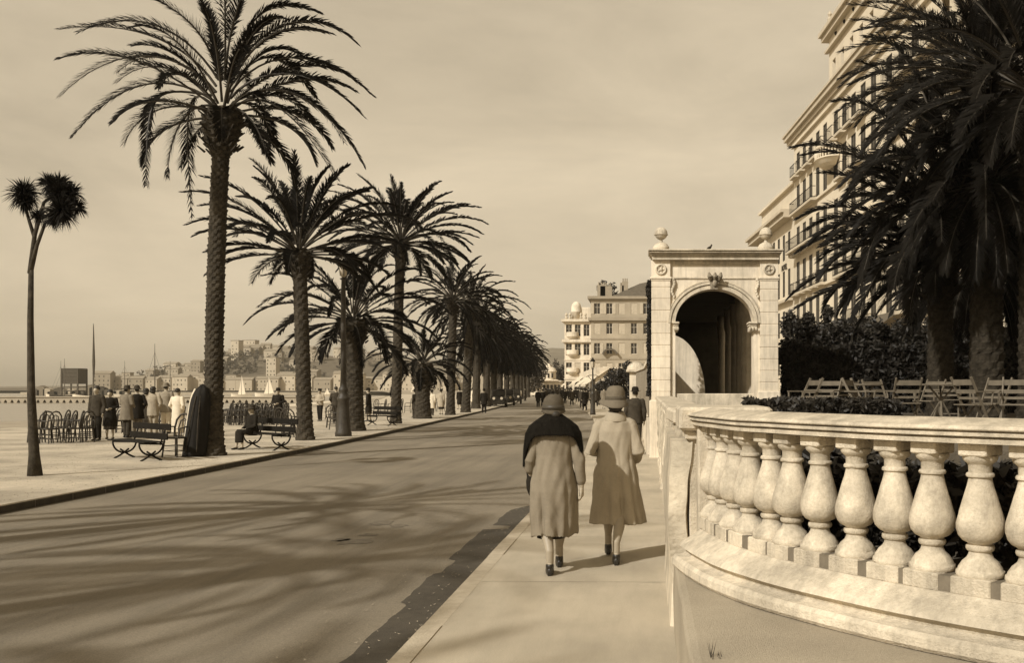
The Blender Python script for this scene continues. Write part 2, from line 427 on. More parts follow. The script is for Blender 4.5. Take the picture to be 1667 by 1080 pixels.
# hero palm (upper left)
d1 = 24.7; x1 = X(347, d1); rng = random.Random(4)
h1 = Z(178, d1)
def P(px, py, dy=0):
    dd = d1 + dy
    return Vector((X(px, dd) - x1 - .25, dy, Z(py, dd)))
cust = []
for c in [
    ((352, 150), (290, 70), (180, 70), (97, 157), .3), ((350, 165), (270, 110), (190, 130), (118, 222), -.6),
    ((352, 140), (300, 60), (200, 30), (95, 48), .9), ((356, 130), (300, 40), (220, 10), (128, 52), -1.0),
    ((350, 150), (300, 95), (240, 70), (190, 118), 1.6),
    ((345, 155), (250, 140), (236, 140), (238, 302), -.9), ((350, 175), (300, 120), (300, 190), (312, 352), .7),
    ((348, 172), (310, 165), (278, 200), (272, 285), .2), ((375, 150), (440, 60), (540, 90), (606, 155), .4),
    ((375, 160), (430, 95), (520, 110), (590, 188), -.7), ((378, 170), (450, 110), (540, 170), (592, 270), .9),
    ((380, 175), (440, 130), (500, 210), (548, 292), -1.2), ((378, 175), (400, 150), (440, 190), (447, 238), 1.5),
    ((380, 175), (410, 180), (430, 230), (432, 250), -1.5), ((370, 140), (420, 20), (520, 10), (580, 70), -.2),
    ((372, 145), (430, 60), (470, 90), (515, 160), 1.9), ((368, 130), (400, 20), (440, -10), (520, 20), .9),
    ((372, 140), (430, 30), (480, 40), (540, 55), -1.6), ((378, 168), (440, 120), (520, 150), (560, 232), -1.7),
    ((362, 130), (350, 40), (330, -10), (290, -60), .5), ((366, 130), (372, 40), (392, -20), (430, -70), -.5),
    ((358, 130), (340, 50), (290, 10), (230, -10), -1.3), ((366, 130), (368, 30), (366, -40), (360, -100), .1)]:
    q = c[4]
    cust.append([P(*c[0], 0), P(*c[1], q * .5), P(*c[2], q * .9), P(*c[3], q * 1.3)])
cr = crown_mesh(rng, 26, 3.2, h1, low=-.15, droop=1.5, nl=95, ll=.46, lw=.034, custom=cust, up=1.5)
palm('date_palm', 'tallest date palm of the row, wide arching crown with hanging dead fronds', x1, d1, 0, h1, .225, G_ROW, rng, cr, (.25, 0), -.06,
     dict(boss=2.25, bossh=1.2, nseg=32, step=.03, flare=1.45, amp=.24))

# further palms: (base px, base py, crown px, crown py, trunk r, n fronds, length, low, up, droop, label)
rows = [
    (497, 717, 487, 405, .24, 44, 3.5, -.05, 1.45, 1.0, 'date palm behind the tallest one, upright crown on a ringed straight trunk', 56),
    (575, 702, 575, 520, .40, 46, 3.7, -.35, 1.4, 1.3, 'short date palm with the thickest dark trunk, just behind the tall lamp post', 46),
    (644, 690, 652, 392, .24, 66, 3.9, -.25, 1.45, 1.0, 'tall date palm with a full round fan crown, second highest crown of the row', 46),
    (688, 682, 688, 592, .42, 36, 3.0, -.3, 1.3, 1.4, 'squat date palm with swollen pineapple-like trunk top beside a tall slim one', 34),
    (733, 676, 738, 488, .27, 48, 3.5, -.4, 1.4, 1.2, 'date palm with slim straight trunk, sixth from the tallest one along the kerb', 32),
    (758, 672, 766, 500, .30, 46, 3.7, -.5, 1.4, 1.3, 'date palm standing close beyond the slim-trunked one, crowns touching', 30),
]
for i, (bx, by, cx, cy, r, nf, L, low, up, dr, lab, nl) in enumerate(rows):
    rng = random.Random(20 + i); d = D(by); x = X(bx, d); h = Z(cy, d) - .0
    lx = X(cx, d) - x
    cr = crown_mesh(rng, int(nf * 1.12), L, h, low, dr, int(nl * 1.25), .46, .036 + .0006 * d, up=up, bossr=.3)
    palm('date_palm', lab, x, d, 0, h, r, G_ROW, rng, cr, (lx, 0), 0,
         dict(boss=1.6 if i != 3 else 1.6, bossh=1.0 if i != 3 else 1.5, nseg=24, step=.045, amp=.22 if r < .35 else .14))
far = [(781, 81, 6.6), (797, 89, 6.4), (808, 96, 5.6), (818, 104, 6.2), (829, 113, 6.8), (838, 123, 6.2), (845, 134, 6.4), (851, 147, 6.6), (857, 162, 6.0), (862, 178, 6.8)]
words = ['first', 'second', 'third', 'fourth', 'fifth', 'sixth', 'seventh', 'eighth', 'ninth', 'last']
protos = []
for i, (px, d, h) in enumerate(far):
    x = X(px, d) - .3
    lab = '%s of the distant date palms whose crowns merge, counted from the near end' % words[i]
    if i < 4:
        rng = random.Random(60 + i)
        cr = crown_mesh(rng, 74, 4.0, h, -.9, 1.5, 22, .55, .12, up=1.4)
        protos.append(palm('date_palm', lab, x, d, 0, h, .34, G_ROW, rng, cr, (.1, 0), 0, dict(nseg=12, step=.14, amp=.12)))
    else:
        copy_tree(protos[i % 4], (x, d, 0), i * 1.3, lab, h / far[i % 4][2])
# palms of the same row nearer than the picture, standing left of the frame: they shade the road
rng = random.Random(91)
ps = None
SPOTS = [(-11.4, 7.6, 6.9), (-10.9, 1.6, 8.0), (-10.7, -4.6, 7.8), (-10.9, -10.4, 8.0)]
for i, (x, y, h) in enumerate(SPOTS):
    rng = random.Random(91 + i)
    cr = crown_mesh(rng, 50, 3.4, h, -.6, 1.4, 60, .42, .028)
    palm('date_palm', 'date palm standing outside the left edge of the view, shading the road, %s one' % ['nearest', 'second', 'third', 'fourth'][i],
         x, y, 0, h, .25, G_ROW, rng, cr, (0, 0), 0, dict(nseg=16, step=.1))

# palms on the hotel terrace (right)
G_TER = 'date palms massed on the hotel terrace'
def bezP(d, x0, lst):
    out = []
    for c in lst:
        q = c[4]; o = []
        for k, (px, py) in enumerate(c[:4]):
            dy = q * (0, .5, .9, 1.3)[k]; dd = d + dy
            o.append(Vector((X(px, dd) - x0, dy, Z(py, dd) - .9)))
        out.append(o)
    return out
dT = 21.0; xT = X(1531, dT); rng = random.Random(7)
cu = bezP(dT, xT, [
    ((1520, 470), (1460, 400), (1350, 420), (1285, 485), .3), ((1520, 480), (1470, 440), (1380, 450), (1300, 500), -.8),
    ((1515, 450), (1440, 380), (1360, 390), (1335, 425), .9), ((1515, 440), (1450, 370), (1380, 380), (1340, 400), -1.2),
    ((1520, 430), (1440, 330), (1370, 320), (1300, 355), .5), ((1520, 420), (1440, 340), (1360, 340), (1315, 375), 1.4),
    ((1530, 400), (1470, 270), (1380, 220), (1290, 240), .3), ((1530, 400), (1480, 280), (1400, 230), (1310, 252), -.9),
    ((1540, 380), (1500, 240), (1430, 150), (1358, 165), .7), ((1530, 420), (1470, 360), (1440, 420), (1388, 520), -1.0),
    ((1535, 400), (1480, 300), (1430, 320), (1400, 470), -1.3), ((1535, 390), (1470, 250), (1420, 260), (1370, 330), -.4),
    ((1540, 380), (1490, 220), (1440, 220), (1390, 300), -1.5), ((1545, 370), (1500, 160), (1450, 110), (1400, 100), -.6),
    ((1550, 360), (1520, 130), (1470, 60), (1410, 60), .6), ((1525, 460), (1480, 440), (1430, 470), (1395, 535), .5)])
hT = Z(400, dT) - .9
cr = crown_mesh(rng, 56, 3.0, hT, -.3, 1.25, 80, .52, .040, custom=cu, up=1.5, bossr=.4)
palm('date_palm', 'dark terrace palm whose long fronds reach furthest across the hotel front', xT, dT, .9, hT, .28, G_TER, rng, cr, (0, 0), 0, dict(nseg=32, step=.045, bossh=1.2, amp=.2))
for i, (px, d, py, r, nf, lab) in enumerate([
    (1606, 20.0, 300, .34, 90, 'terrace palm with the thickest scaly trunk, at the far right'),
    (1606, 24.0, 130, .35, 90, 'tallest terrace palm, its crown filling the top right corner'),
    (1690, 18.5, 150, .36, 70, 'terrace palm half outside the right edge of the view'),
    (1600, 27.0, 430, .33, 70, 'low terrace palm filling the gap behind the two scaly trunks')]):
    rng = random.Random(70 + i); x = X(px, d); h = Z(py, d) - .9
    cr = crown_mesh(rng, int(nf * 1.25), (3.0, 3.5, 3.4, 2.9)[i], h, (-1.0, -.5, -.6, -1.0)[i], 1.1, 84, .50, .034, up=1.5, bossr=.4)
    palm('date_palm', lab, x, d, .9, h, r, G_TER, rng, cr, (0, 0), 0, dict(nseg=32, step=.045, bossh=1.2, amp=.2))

# dragon-tree like tree at the left edge
d0 = 19.0; x0 = X(57, d0)
t = thing('cabbage_tree', 'slim curved bare trunk at the left edge forking high up into spiky leaf heads', 'tree', (x0, d0, 0))
def Q(px, py, dy=0): return Vector((X(px, d0) - x0, dy, Z(py, d0)))
mb = MB()
tr = [(57, 778), (54, 740), (52, 640), (50, 520), (49, 440)]
mb.tube([Q(*p) + Vector((.02 * math.sin(i_ * 2), 0, 0)) for i_, p in enumerate(tr)], [.14, .095, .07, .055, .045], 14, 0)
mb.tube([Q(49, 445), Q(60, 400), Q(74, 362)], [.05, .035, .028], 8, 0)
mb.tube([Q(49, 445), Q(46, 380, .2), Q(56, 325, .3), Q(78, 305, .3)], [.05, .04, .03, .025], 8, 0)
mb.tube([Q(46, 385, .2), Q(30, 350, .3), Q(22, 318, .3)], [.04, .03, .025], 8, 0)
mb.tube([Q(56, 352, .1), Q(70, 338, 0), Q(98, 345, -.2)], [.03, .025, .02], 8, 0)
mb.build('trunk', M_trunk, t, True)
rng = random.Random(8)
for c, rr, nn in ((Q(80, 298, .3), .36, 420), (Q(110, 347, -.2), .36, 460), (Q(22, 310, .3), .38, 360), (Q(68, 352, -.1), .22, 140), (Q(112, 312, .1), .28, 260), (Q(55, 290, .5), .30, 240), (Q(98, 318, .0), .34, 380), (Q(120, 335, .1), .24, 180), (Q(30, 325, .2), .26, 200), (Q(92, 358, -.1), .24, 200)):
    mb = MB()
    for i in range(nn):
        v = Vector((rng.gauss(0, 1), rng.gauss(0, 1), rng.gauss(.1, 1))).normalized()
        L = rr * rng.uniform(.7, 1.15); w = v.orthogonal().normalized() * .009
        R = Matrix.Rotation(rng.uniform(0, 6.28), 3, v); w = R @ w
        a = c + v * .03; m_ = c + v * L * .6; e = c + v * L - UP * L * rng.uniform(.05, .3)
        mb.add([a - w, a + w, m_ + w, m_ - w, e], [(0, 1, 2, 3), (3, 2, 4)])
    mb.build('crown', M_leaf, t)
# ------------------------------------------------------------ balustrade
def catmull(P_, n):
    out = []
    for i in range(1, len(P_) - 2):
        p0, p1, p2, p3 = P_[i - 1:i + 3]
        for k in range(n):
            t = k / n
            out.append(tuple(.5 * ((2 * p1[j]) + (-p0[j] + p2[j]) * t + (2 * p0[j] - 5 * p1[j] + 4 * p2[j] - p3[j]) * t * t + (-p0[j] + 3 * p1[j] - 3 * p2[j] + p3[j]) * t ** 3) for j in (0, 1)))
    out.append(tuple(P_[-2])); return out
ctrl = [(.22, 8.6), (.27, 7.05), (.33, 6.5), (.46, 5.95), (.66, 5.47), (.88, 5.12), (1.10, 4.83), (1.34, 4.54), (1.62, 4.27), (2.0, 3.97), (2.5, 3.68), (3.1, 3.46), (3.9, 3.3), (4.7, 3.2), (5.4, 3.2)]
raw = catmull(ctrl, 40)
# arc length resample
path = [raw[0]]; acc = 0; ds = .03
for a, b_ in zip(raw, raw[1:]):
    L = math.hypot(b_[0] - a[0], b_[1] - a[1]); acc += L
    if acc >= ds: path.append(b_); acc = 0
def normals(p):
    out = []
    for i in range(len(p)):
        a = p[max(0, i - 2)]; b_ = p[min(len(p) - 1, i + 2)]
        tx, ty = b_[0] - a[0], b_[1] - a[1]; l = math.hypot(tx, ty); out.append((ty / l, -tx / l))   # outward = towards road/camera
    return out
nor = normals(path)
if nor[0][0] > 0: nor = [(-a, -b_) for a, b_ in nor]
def sweep(mb, prof, i0=0, i1=None, mi=0, wob=0):
    """prof: list of (outward offset, z), closed loop"""
    rings = []
    for i in range(i0, i1 or len(path)):
        (x, y), (nx, ny) = path[i], nor[i]
        rings.append([(x + nx * (o + wob * noise.noise(Vector((x * 3, y * 3, z * 8)))), y + ny * (o + wob * noise.noise(Vector((x * 3 + 9, y * 3, z * 8)))), z + wob * .5 * noise.noise(Vector((x * 2, y * 2, 7)))) for o, z in prof])
    mb.loft(rings, 0 if mi is None else mi, True)
bal = thing('balustrade', 'curved cast stone terrace balustrade with bulbous balusters and broad weathered coping', 'balustrade', (0, 0, 0))
mb = MB()
cop = [(.003, 1.514), (-.012, 1.528), (-.06, 1.538), (-.17, 1.562), (-.28, 1.540), (-.33, 1.523), (-.345, 1.507), (-.345, 1.480), (-.33, 1.470),
       (-.29, 1.445), (-.06, 1.445), (-.030, 1.447), (-.030, 1.470), (-.045, 1.473), (-.045, 1.479), (-.012, 1.482), (-.012, 1.498), (-.030, 1.501), (-.030, 1.506), (.0, 1.509)]
sweep(mb, cop, 2, None, 0, .006)
o = mb.build('coping', M_balus, bal, True)
md = o.modifiers.new('e', 'EDGE_SPLIT'); md.split_angle = .5
mb = MB()
cx0, cy0 = -.165, 0
base = [(-.045, .782), (-.03, .770), (.0, .752), (.05, .722), (.085, .700), (.098, .680), (.060, .660), (.055, .640), (.075, .628), (.128, .622), (.148, .600), (.150, .560), (.135, .540),
        (.110, .536), (.110, .52), (-.40, .52), (-.40, .782)]
i_s = next(i for i in range(len(path)) if path[i][1] < 6.62)
base = [(a, z - .032) for a, z in base]; sweep(mb, base, i_s, None, 0, .006)
o = mb.build('plinth_moulding', M_stone, bal, True)
md = o.modifiers.new('e', 'EDGE_SPLIT'); md.split_angle = .6
fc = thing('raised_platform', 'low cement platform at the foot of the curved balustrade beside the pavement', 'platform')
mb = MB(); ys = [-7 + .35 * k for k in range(49)]; ys = [y for y in ys if y < 9.7] + [9.75]; rr_ = []
for y in ys:
    j_ = .012 * noise.noise(Vector((y * 2.1, 0, 0))) + .006 * noise.noise(Vector((y * 9, 0, 0)))
    rr_.append([(.19 + j_, y, -.05), (.185 + j_, y, .25), (.192 + j_, y, .47), (.205 + j_, y, .496), (.24, y, .503), (9.0, y, .503), (9.0, y, -.05)])
mb.loft(rr_); mb.build('slab', mat('platform_cement', .40, .9, .16, 70, .5, 200, .2, .22, 1.3), fc)
rng = random.Random(41); mb = MB()
for k in range(16):      # dry weeds in a crack of the platform
    px_ = rng.choice((rng.gauss(1158, 2), rng.gauss(1170, 5))); y = 4.35 + rng.uniform(-.03, .05); x = X(px_, y); hgt = rng.uniform(.02, .12) if abs(px_ - 1158) < 4 else rng.uniform(.01, .05)
    v = Vector((rng.gauss(0, .25), rng.gauss(0, .2), 1)) * hgt; w_ = Vector((.0022, 0, 0)); b0 = Vector((x, y, .50)); mb.add([b0 - w_, b0 + w_, b0 + v], [(0, 1, 2)])
wd = thing('weed', 'wisp of dry weed growing from the platform at the bottom edge of the view', 'plant'); mb.build('blades', M_twig, wd)
# balusters
prof = [(.0, .853), (.103, .853), (.108, .862), (.106, .878), (.098, .884), (.097, .892), (.088, .905), (.078, .92), (.060, .935), (.052, .950), (.050, .962),
        (.060, .968), (.064, .978), (.062, .990), (.054, .994), (.056, 1.000), (.080, 1.012), (.097, 1.032), (.106, 1.060), (.107, 1.085), (.103, 1.11), (.094, 1.14), (.082, 1.18),
        (.070, 1.22), (.060, 1.25), (.054, 1.275), (.052, 1.288), (.062, 1.293), (.064, 1.301), (.060, 1.309), (.052, 1.312), (.053, 1.345), (.058, 1.352), (.072, 1.362), (.078, 1.374), (.078, 1.385), (.0, 1.385)]
prof = [(max(r, .001) * 1.02, 1.385 - (1.385 - z) * 1.05) for r, z in prof]
bm0 = MB(); bm0.lathe(prof, n=32)
VAR = []
proto = None; spacing = .239; dist = 0; i_start = 5; last = None; cnt = 0
mbB = MB(); mbT = MB(); mbR = MB()
acc = spacing * .22; prev = None
for i in range(i_start, len(path)):
    (x, y), (nx, ny) = path[i], nor[i]
    cxx, cyy = x - nx * .165, y - ny * .165
    if prev: acc += math.hypot(cxx - prev[0], cyy - prev[1])
    prev = (cxx, cyy)
    if acc >= spacing and cnt < 40 and y < 6.75:
        acc -= spacing; cnt += 1; ang = math.atan2(ny, nx)
        if proto is None: proto = bm0.build('baluster', M_balus, bal, True); md = proto.modifiers.new('e', 'EDGE_SPLIT'); md.split_angle = .8; ob = proto
        else:
            ob = proto.copy(); C.objects.link(ob); ob.parent = bal
            me2 = proto.data.copy(); ob.data = me2
            for v in me2.vertices:
                c_ = v.co; n1 = noise.noise(Vector((c_.x * 9 + cnt * 3.3, c_.y * 9, c_.z * 7))); n2 = noise.noise(Vector((c_.x * 30 + cnt, c_.y * 30, c_.z * 26)))
                k_ = 1 + .022 * n1 - (.05 if n2 > .42 else 0); v.co = (c_.x * k_, c_.y * k_, c_.z)
        ob.location = (cxx, cyy, 0); ob.rotation_euler = (0, 0, cnt * 1.9)
        rng = random.Random(cnt); ob.scale = (rng.uniform(.98, 1.03), rng.uniform(.98, 1.03), 1)
        mbT.box(cxx - .085, cxx + .085, cyy - .070, cyy + .070, 1.385, 1.446, 0, ang, .006)
        mbB.box(cxx - .107, cxx + .107, cyy - .098, cyy + .098, .745, .829, 0, ang, .006)
mbT.build('cap_block', M_stone, bal)
mbB.build('foot_block', M_stone, bal)
mbR = MB(); sweep(mbR, [(-.064, .822), (-.064, .742), (-.265, .742), (-.265, .822)], i_s); mbR.build('joint_bed', M_joint, bal)

# pier and retaining wall between the balustrade and the gateway
pier = thing('garden_pier', 'broken pale masonry pier where the balustrade ends, leaning cracked render on its side', 'pier')
mb = MB()
mb.box(.30, .82, 6.95, 7.60, .50, 1.40, 0, 0, .01); mb.box(.35, .66, 6.70, 6.96, .50, 1.435, 0, 0, .01)
mb.build('shaft', M_stone, pier)
mb = MB()
mb.box(.225, .88, 6.85, 7.7, 1.40, 1.565, 0, 0, .02); mb.box(.27, .84, 6.91, 7.65, 1.335, 1.40, 0, 0, .008)
mb.build('cap', M_stone, pier)
def roughwall(name, pts, zb, zt, thick, m, parent, seed=0, amp=.03, nz=26, cap=True):
    """a wall along a line in plan, its road side broken and uneven"""
    mb = MB(); rings = []
    tot = sum(math.hypot(b_[0] - a[0], b_[1] - a[1]) for a, b_ in zip(pts, pts[1:])); N = max(8, int(tot / .07))
    for i in range(N + 1):
        s = i / N * tot
        for a, b_ in zip(pts, pts[1:]):
            L = math.hypot(b_[0] - a[0], b_[1] - a[1])
            if s <= L + 1e-6: f = s / L; break
            s -= L
        x = a[0] + (b_[0] - a[0]) * f; y = a[1] + (b_[1] - a[1]) * f
        tx, ty = (b_[0] - a[0]) / L, (b_[1] - a[1]) / L; nx, ny = -ty, tx
        if nx > 0: nx, ny = -nx, -ny
        ring = []
        top = zt(y) if callable(zt) else zt
        for k in range(nz + 1):
            z = zb + (top - zb) * k / nz
            o_ = amp * noise.noise(Vector((y * 1.6, z * 2.2, seed))) + amp * .5 * noise.noise(Vector((y * 6, z * 6, seed + 4)))
            # patches where the coat has fallen off
            q = noise.noise(Vector((y * .9 + 3, z * 1.5, seed + 8)))
            if q > .12: o_ -= amp * 1.1
            ring.append((x + nx * o_, y + ny * o_, z))
        ring += [(x - nx * thick, y - ny * thick, top), (x - nx * thick, y - ny * thick, zb)]
        rings.append(ring)
    mb.loft(rings, 0, True)
    return mb.build(name, m, parent, False)
rw = thing('retaining_wall', 'low pale terrace wall with broken render running from the pier back to the arched gateway', 'wall')
roughwall('wall', [(.25, 7.65), (.25, 23.95)], -.05, lambda y: 1.42 - .06 * math.exp(-(y - 9) ** 2), .35, M_rough, rw, 2, .05)
mb = MB(); mb.box(.20, .66, 8.0, 9.2, 1.40, 1.52, 0, .03, .02); mb.box(.21, .65, 9.23, 12.0, 1.41, 1.50, 0, .0, .02); mb.box(.21, .65, 12.05, 23.9, 1.41, 1.50, 0, 0, .02); mb.build('coping', M_stone, rw)
# leaning remnant of the pier side, the wavy pale slab next to the pavement
mb = MB(); rings = []
for k in range(30):
    z = -.02 + 1.34 * k / 29; q = k / 29
    off = .045 * math.sin(q * 7.5) + .03 * noise.noise(Vector((0, 0, z * 5)))
    rings.append([(.165 + off * .3, 7.0 + off, z), (.30 + off * .6, 6.93, z), (.34, 7.2, z), (.34, 9.6, z), (.17 + .35 * off, 9.6 + .3 * off, z), (.16 + off * .4, 8.6, z)])
mb.loft(rings); mb.build('render_coat', M_rough, pier)

# terrace floor
b = MB()
poly = [(x - nx * .3, y - ny * .3) for (x, y), (nx, ny) in zip(path, nor)][::-1]
poly = poly + [(.5, 24.5), (3.3, 24.5), (3.3, 60), (40, 60), (40, 3.2)]
b.add([(x, y, .80) for x, y in poly], [tuple(range(len(poly)))])
b.strip([(x, y, .80) for x, y in poly[:2]], [(x, y, -.1) for x, y in poly[:2]])
b.box(1.4, 40, 10.6, 60, .5, 1.02)
tag(b.build('terrace_ground', mat('garden_soil', .10, .95, .3, 5, .5, 40)), kind='structure')

# ------------------------------------------------------------ leaf masses
def leaves(mb, pts_fn, n, size, rng, mi=0):
    for i in range(n):
        p = Vector(pts_fn(rng)); v = Vector((rng.gauss(0, 1), rng.gauss(0, 1), rng.gauss(.3, 1))).normalized()
        u = v.orthogonal().normalized(); u = Matrix.Rotation(rng.uniform(0, 6.28), 3, v) @ u; w = v.cross(u)
        s_ = size * rng.uniform(.6, 1.35)
        mb.add([p - u * s_, p + w * s_ * .42, p + u * s_ * 1.1, p - w * s_ * .42], [(0, 1, 2, 3)], mi)
def blob_fn(c, r, clumps, rng0, shell=.45):
    cl = []
    for i in range(clumps):
        v = Vector((rng0.gauss(0, 1), rng0.gauss(0, 1), rng0.gauss(0, 1))).normalized() * rng0.random() ** .4
        cl.append((Vector((c[0] + v.x * r[0], c[1] + v.y * r[1], c[2] + v.z * r[2])), rng0.uniform(.22, .42)))
    def fn(rng):
        q, s_ = rng.choice(cl); v = Vector((rng.gauss(0, 1), rng.gauss(0, 1), rng.gauss(0, 1))).normalized() * rng.uniform(shell, 1)
        return (q.x + v.x * r[0] * s_, q.y + v.y * r[1] * s_, q.z + v.z * r[2] * s_)
    return fn
def bush(name, label, cat, x, y, z0, r, n, size, m, seed, clumps=24, group=None, stems=True):
    rng = random.Random(seed); t = thing(name, label, cat, (x, y, z0), 0, group)
    mb = MB(); leaves(mb, blob_fn((0, 0, r[2] * .95), r, clumps, rng), n, size, rng); mb.build('foliage', m, t)
    if stems:
        mb = MB()
        for k in range(7):
            a = rng.uniform(0, 6.28); mb.tube([(0.05 * math.cos(a), .05 * math.sin(a), -.05), (r[0] * .35 * math.cos(a), r[1] * .35 * math.sin(a), r[2] * .6), (r[0] * .7 * math.cos(a), r[1] * .7 * math.sin(a), r[2] * 1.3)], [.03, .02, .008], 5)
        mb.build('stem', M_twig, t)
    return t
# clipped hedge strip right behind the balustrade: ledge of low plants
rng = random.Random(2)
mb = MB()
idx = [i for i in range(len(path))]
def fnh(rng):
    i = rng.choice(idx[6:]); (x, y), (nx, ny) = path[i], nor[i]
    o_ = -.50 - rng.random() * .55; z = .8 + rng.random() ** .7 * (.46 + .1 * noise.noise(Vector((x * 3, y * 3, 0))))
    return (x + nx * o_, y + ny * o_, z)
leaves(mb, fnh, 15000, .05, rng)
hb = thing('hedge', 'dark low planting seen between the balusters', 'hedge'); mb.build('foliage', M_bush, hb)
mb = MB()
for i in range(10, len(path), 3):
    (x, y), (nx, ny) = path[i], nor[i]
    mb.tube([(x - nx * .7, y - ny * .7, .78), (x - nx * .72, y - ny * .7, 1.1)], [.015, .008], 4)
mb.build('stem', M_twig, hb)
# hedge behind the coping towards the arch
rng = random.Random(3)
def fnl(rng):
    t_ = rng.random(); x = .95 + t_ * 1.75; y = 9.3 + .5 * rng.random() + t_ * 1.0
    return (x, y, .8 + rng.random() ** .5 * (.80 + .05 * noise.noise(Vector((x * 4, 0, 0))) - .02 * t_))
hb = thing('hedge', 'low clipped dark hedge running behind the coping in front of the arch', 'hedge'); mb = MB(); leaves(mb, fnl, 9000, .035, rng); mb.build('foliage', M_bush, hb)
mb = MB(); mb.box(.9, 2.8, 9.7, 10.0, .78, 1.2); mb.build('stem', M_twig, hb)
# tall hedge behind the terrace chairs
rng = random.Random(31)
def fnt(rng):
    x = rng.uniform(3.95, 17.5); h = 2.05 + .28 * noise.noise(Vector((x * .9, 0, 3))) + .15 * noise.noise(Vector((x * 3, 0, 0)))
    k = rng.random()
    if k < .65: return (x, 26.6 + .25 * noise.noise(Vector((x * 2, rng.random(), 0))) + rng.random() * .2, .8 + rng.random() * h)
    if k < .8: return (3.95 + rng.random() * .2, rng.uniform(26.6, 29), .8 + rng.random() * h)
    return (x, rng.uniform(26.6, 29), .8 + h * rng.uniform(.9, 1.03))
hb = thing('hedge', 'tall dense dark hedge walling off the terrace behind the folding chairs', 'hedge')
mb = MB(); leaves(mb, fnt, 42000, .085, rng); mb.build('foliage', M_hedge, hb)
mb = MB(); mb.box(4.15, 17.3, 26.95, 28.9, .7, 2.55); mb.build('twig_core', M_twig, hb)
G_SH = 'shrubs growing above the terrace hedge'
for px, py, d, rx, rz, sd, lab in ((1300, 545, 30, .65, .5, 1, 'rounded shrub just right of the gateway above the hedge'),
        (1345, 545, 31, .9, .62, 2, 'wide dark shrub in front of the lower hotel windows'),
        (1385, 555, 30, .8, .5, 3, 'loose shrub under the slanting hotel awning'),
        (1440, 560, 31, 1.3, .72, 4, 'broad black shrub left of the terrace palm trunks'),
        (1500, 552, 32, 1.2, .8, 5, 'shrub half hidden behind the first scaly palm trunk'),
        (1570, 550, 32, 1.4, 1.0, 6, 'shrub between the two scaly palm trunks'),
        (1640, 545, 32, 1.4, 1.1, 7, 'shrub at the far right behind the thickest palm trunk')):
    zc = Z(py, d)
    bush('shrub', lab, 'shrub', X(px, d), d, 2.2, (rx, .8, max(.3, (zc + rz * .6 - 2.2) / 2 + .25)), 5200, .075, M_bush, 40 + sd, 30, G_SH)
# spiky light plants at the hedge foot near the arch
rng = random.Random(17)
t = thing('yucca', 'pale spiky plant by the right foot of the gateway', 'plant', (X(1262, 23), 23.0, 1.0)); mb = MB()
for i in range(60):
    a = rng.uniform(0, 6.28); e = rng.uniform(.5, 1.45); L = rng.uniform(.35, .65)
    v = Vector((math.cos(a) * math.cos(e), math.sin(a) * math.cos(e), math.sin(e))); w = v.cross(UP).normalized() * .018
    mb.add([-w, w, v * L * .6 + w, v * L * .6 - w, v * L - UP * .05], [(0, 1, 2, 3), (3, 2, 4)])
mb.build('leaves', M_leaf2, t)

# ------------------------------------------------------------ arched gateway
dA = 24.0
def ax(px): return X(px, dA)
def az_(py): return Z(py, dA)
gate = thing('arched_gateway', 'pale stone arched gateway with rusticated pillars, rosettes, keystone and flat cornice', 'gateway')
# rusticated pillars: courses with fine joints
def courses(mb, x0, x1, y0, y1, z0, z1, h, g=.014):
    z = z0
    while z < z1 - .02:
        e = min(z + h, z1); mb.box(x0, x1, y0, y1, z + g / 2, e - g / 2, 0, 0, .006); z = e
    mb.box(x0 + .012, x1 - .012, y0 + .012, y1 - .012, z0, z1)
step = (az_(350 + 382 / 3.085) - az_(350 + 850 / 3.085)) / 8
for nm, xa, xb in (('pillar', ax(1060.5), ax(1091.5)), ('pillar', ax(1237.5), ax(1267))):
    mb = MB(); courses(mb, xa, xb, 24.0, 24.62, -.1 if xa < 1 else .7, az_(455), step)
    mb.box(xa - .03, xb + .03, 23.96, 24.66, az_(454.5), az_(451), 0, 0, .01); mb.box(xa - .015, xb + .015, 23.98, 24.64, az_(457), az_(454.6), 0, 0, .008)
    mb.box(xa, xb, 24.0, 24.62, az_(451), az_(424), 0, 0, .005)
    mb.box(xa - .05, xb + .05, 23.93, 24.66, -.1 if xa < 1 else .7, 1.40 if xa < 1 else 1.62, 0, 0, .02)
    p_ = mb.build(nm, M_plaster, gate)
    # rosette
    mb = MB(); c = ((xa + xb) / 2, 23.99, az_(350 + 274 / 3.085)); R1 = .115; pts = [(c[0] + R1 * math.cos(a * PI / 12), c[1], c[2] + R1 * math.sin(a * PI / 12)) for a in range(25)]
    mb.tube(pts, .028, 8, 0, False); mb.ell((c[0], c[1] - .005, c[2]), (.045, .03, .045), 10, 8)
    for k in range(5): mb.ell((c[0] + .065 * math.cos(k * 1.2566), c[1], c[2] + .065 * math.sin(k * 1.2566)), (.02, .015, .02), 8, 6)
    mb.build('rosette', M_stone, p_, True)
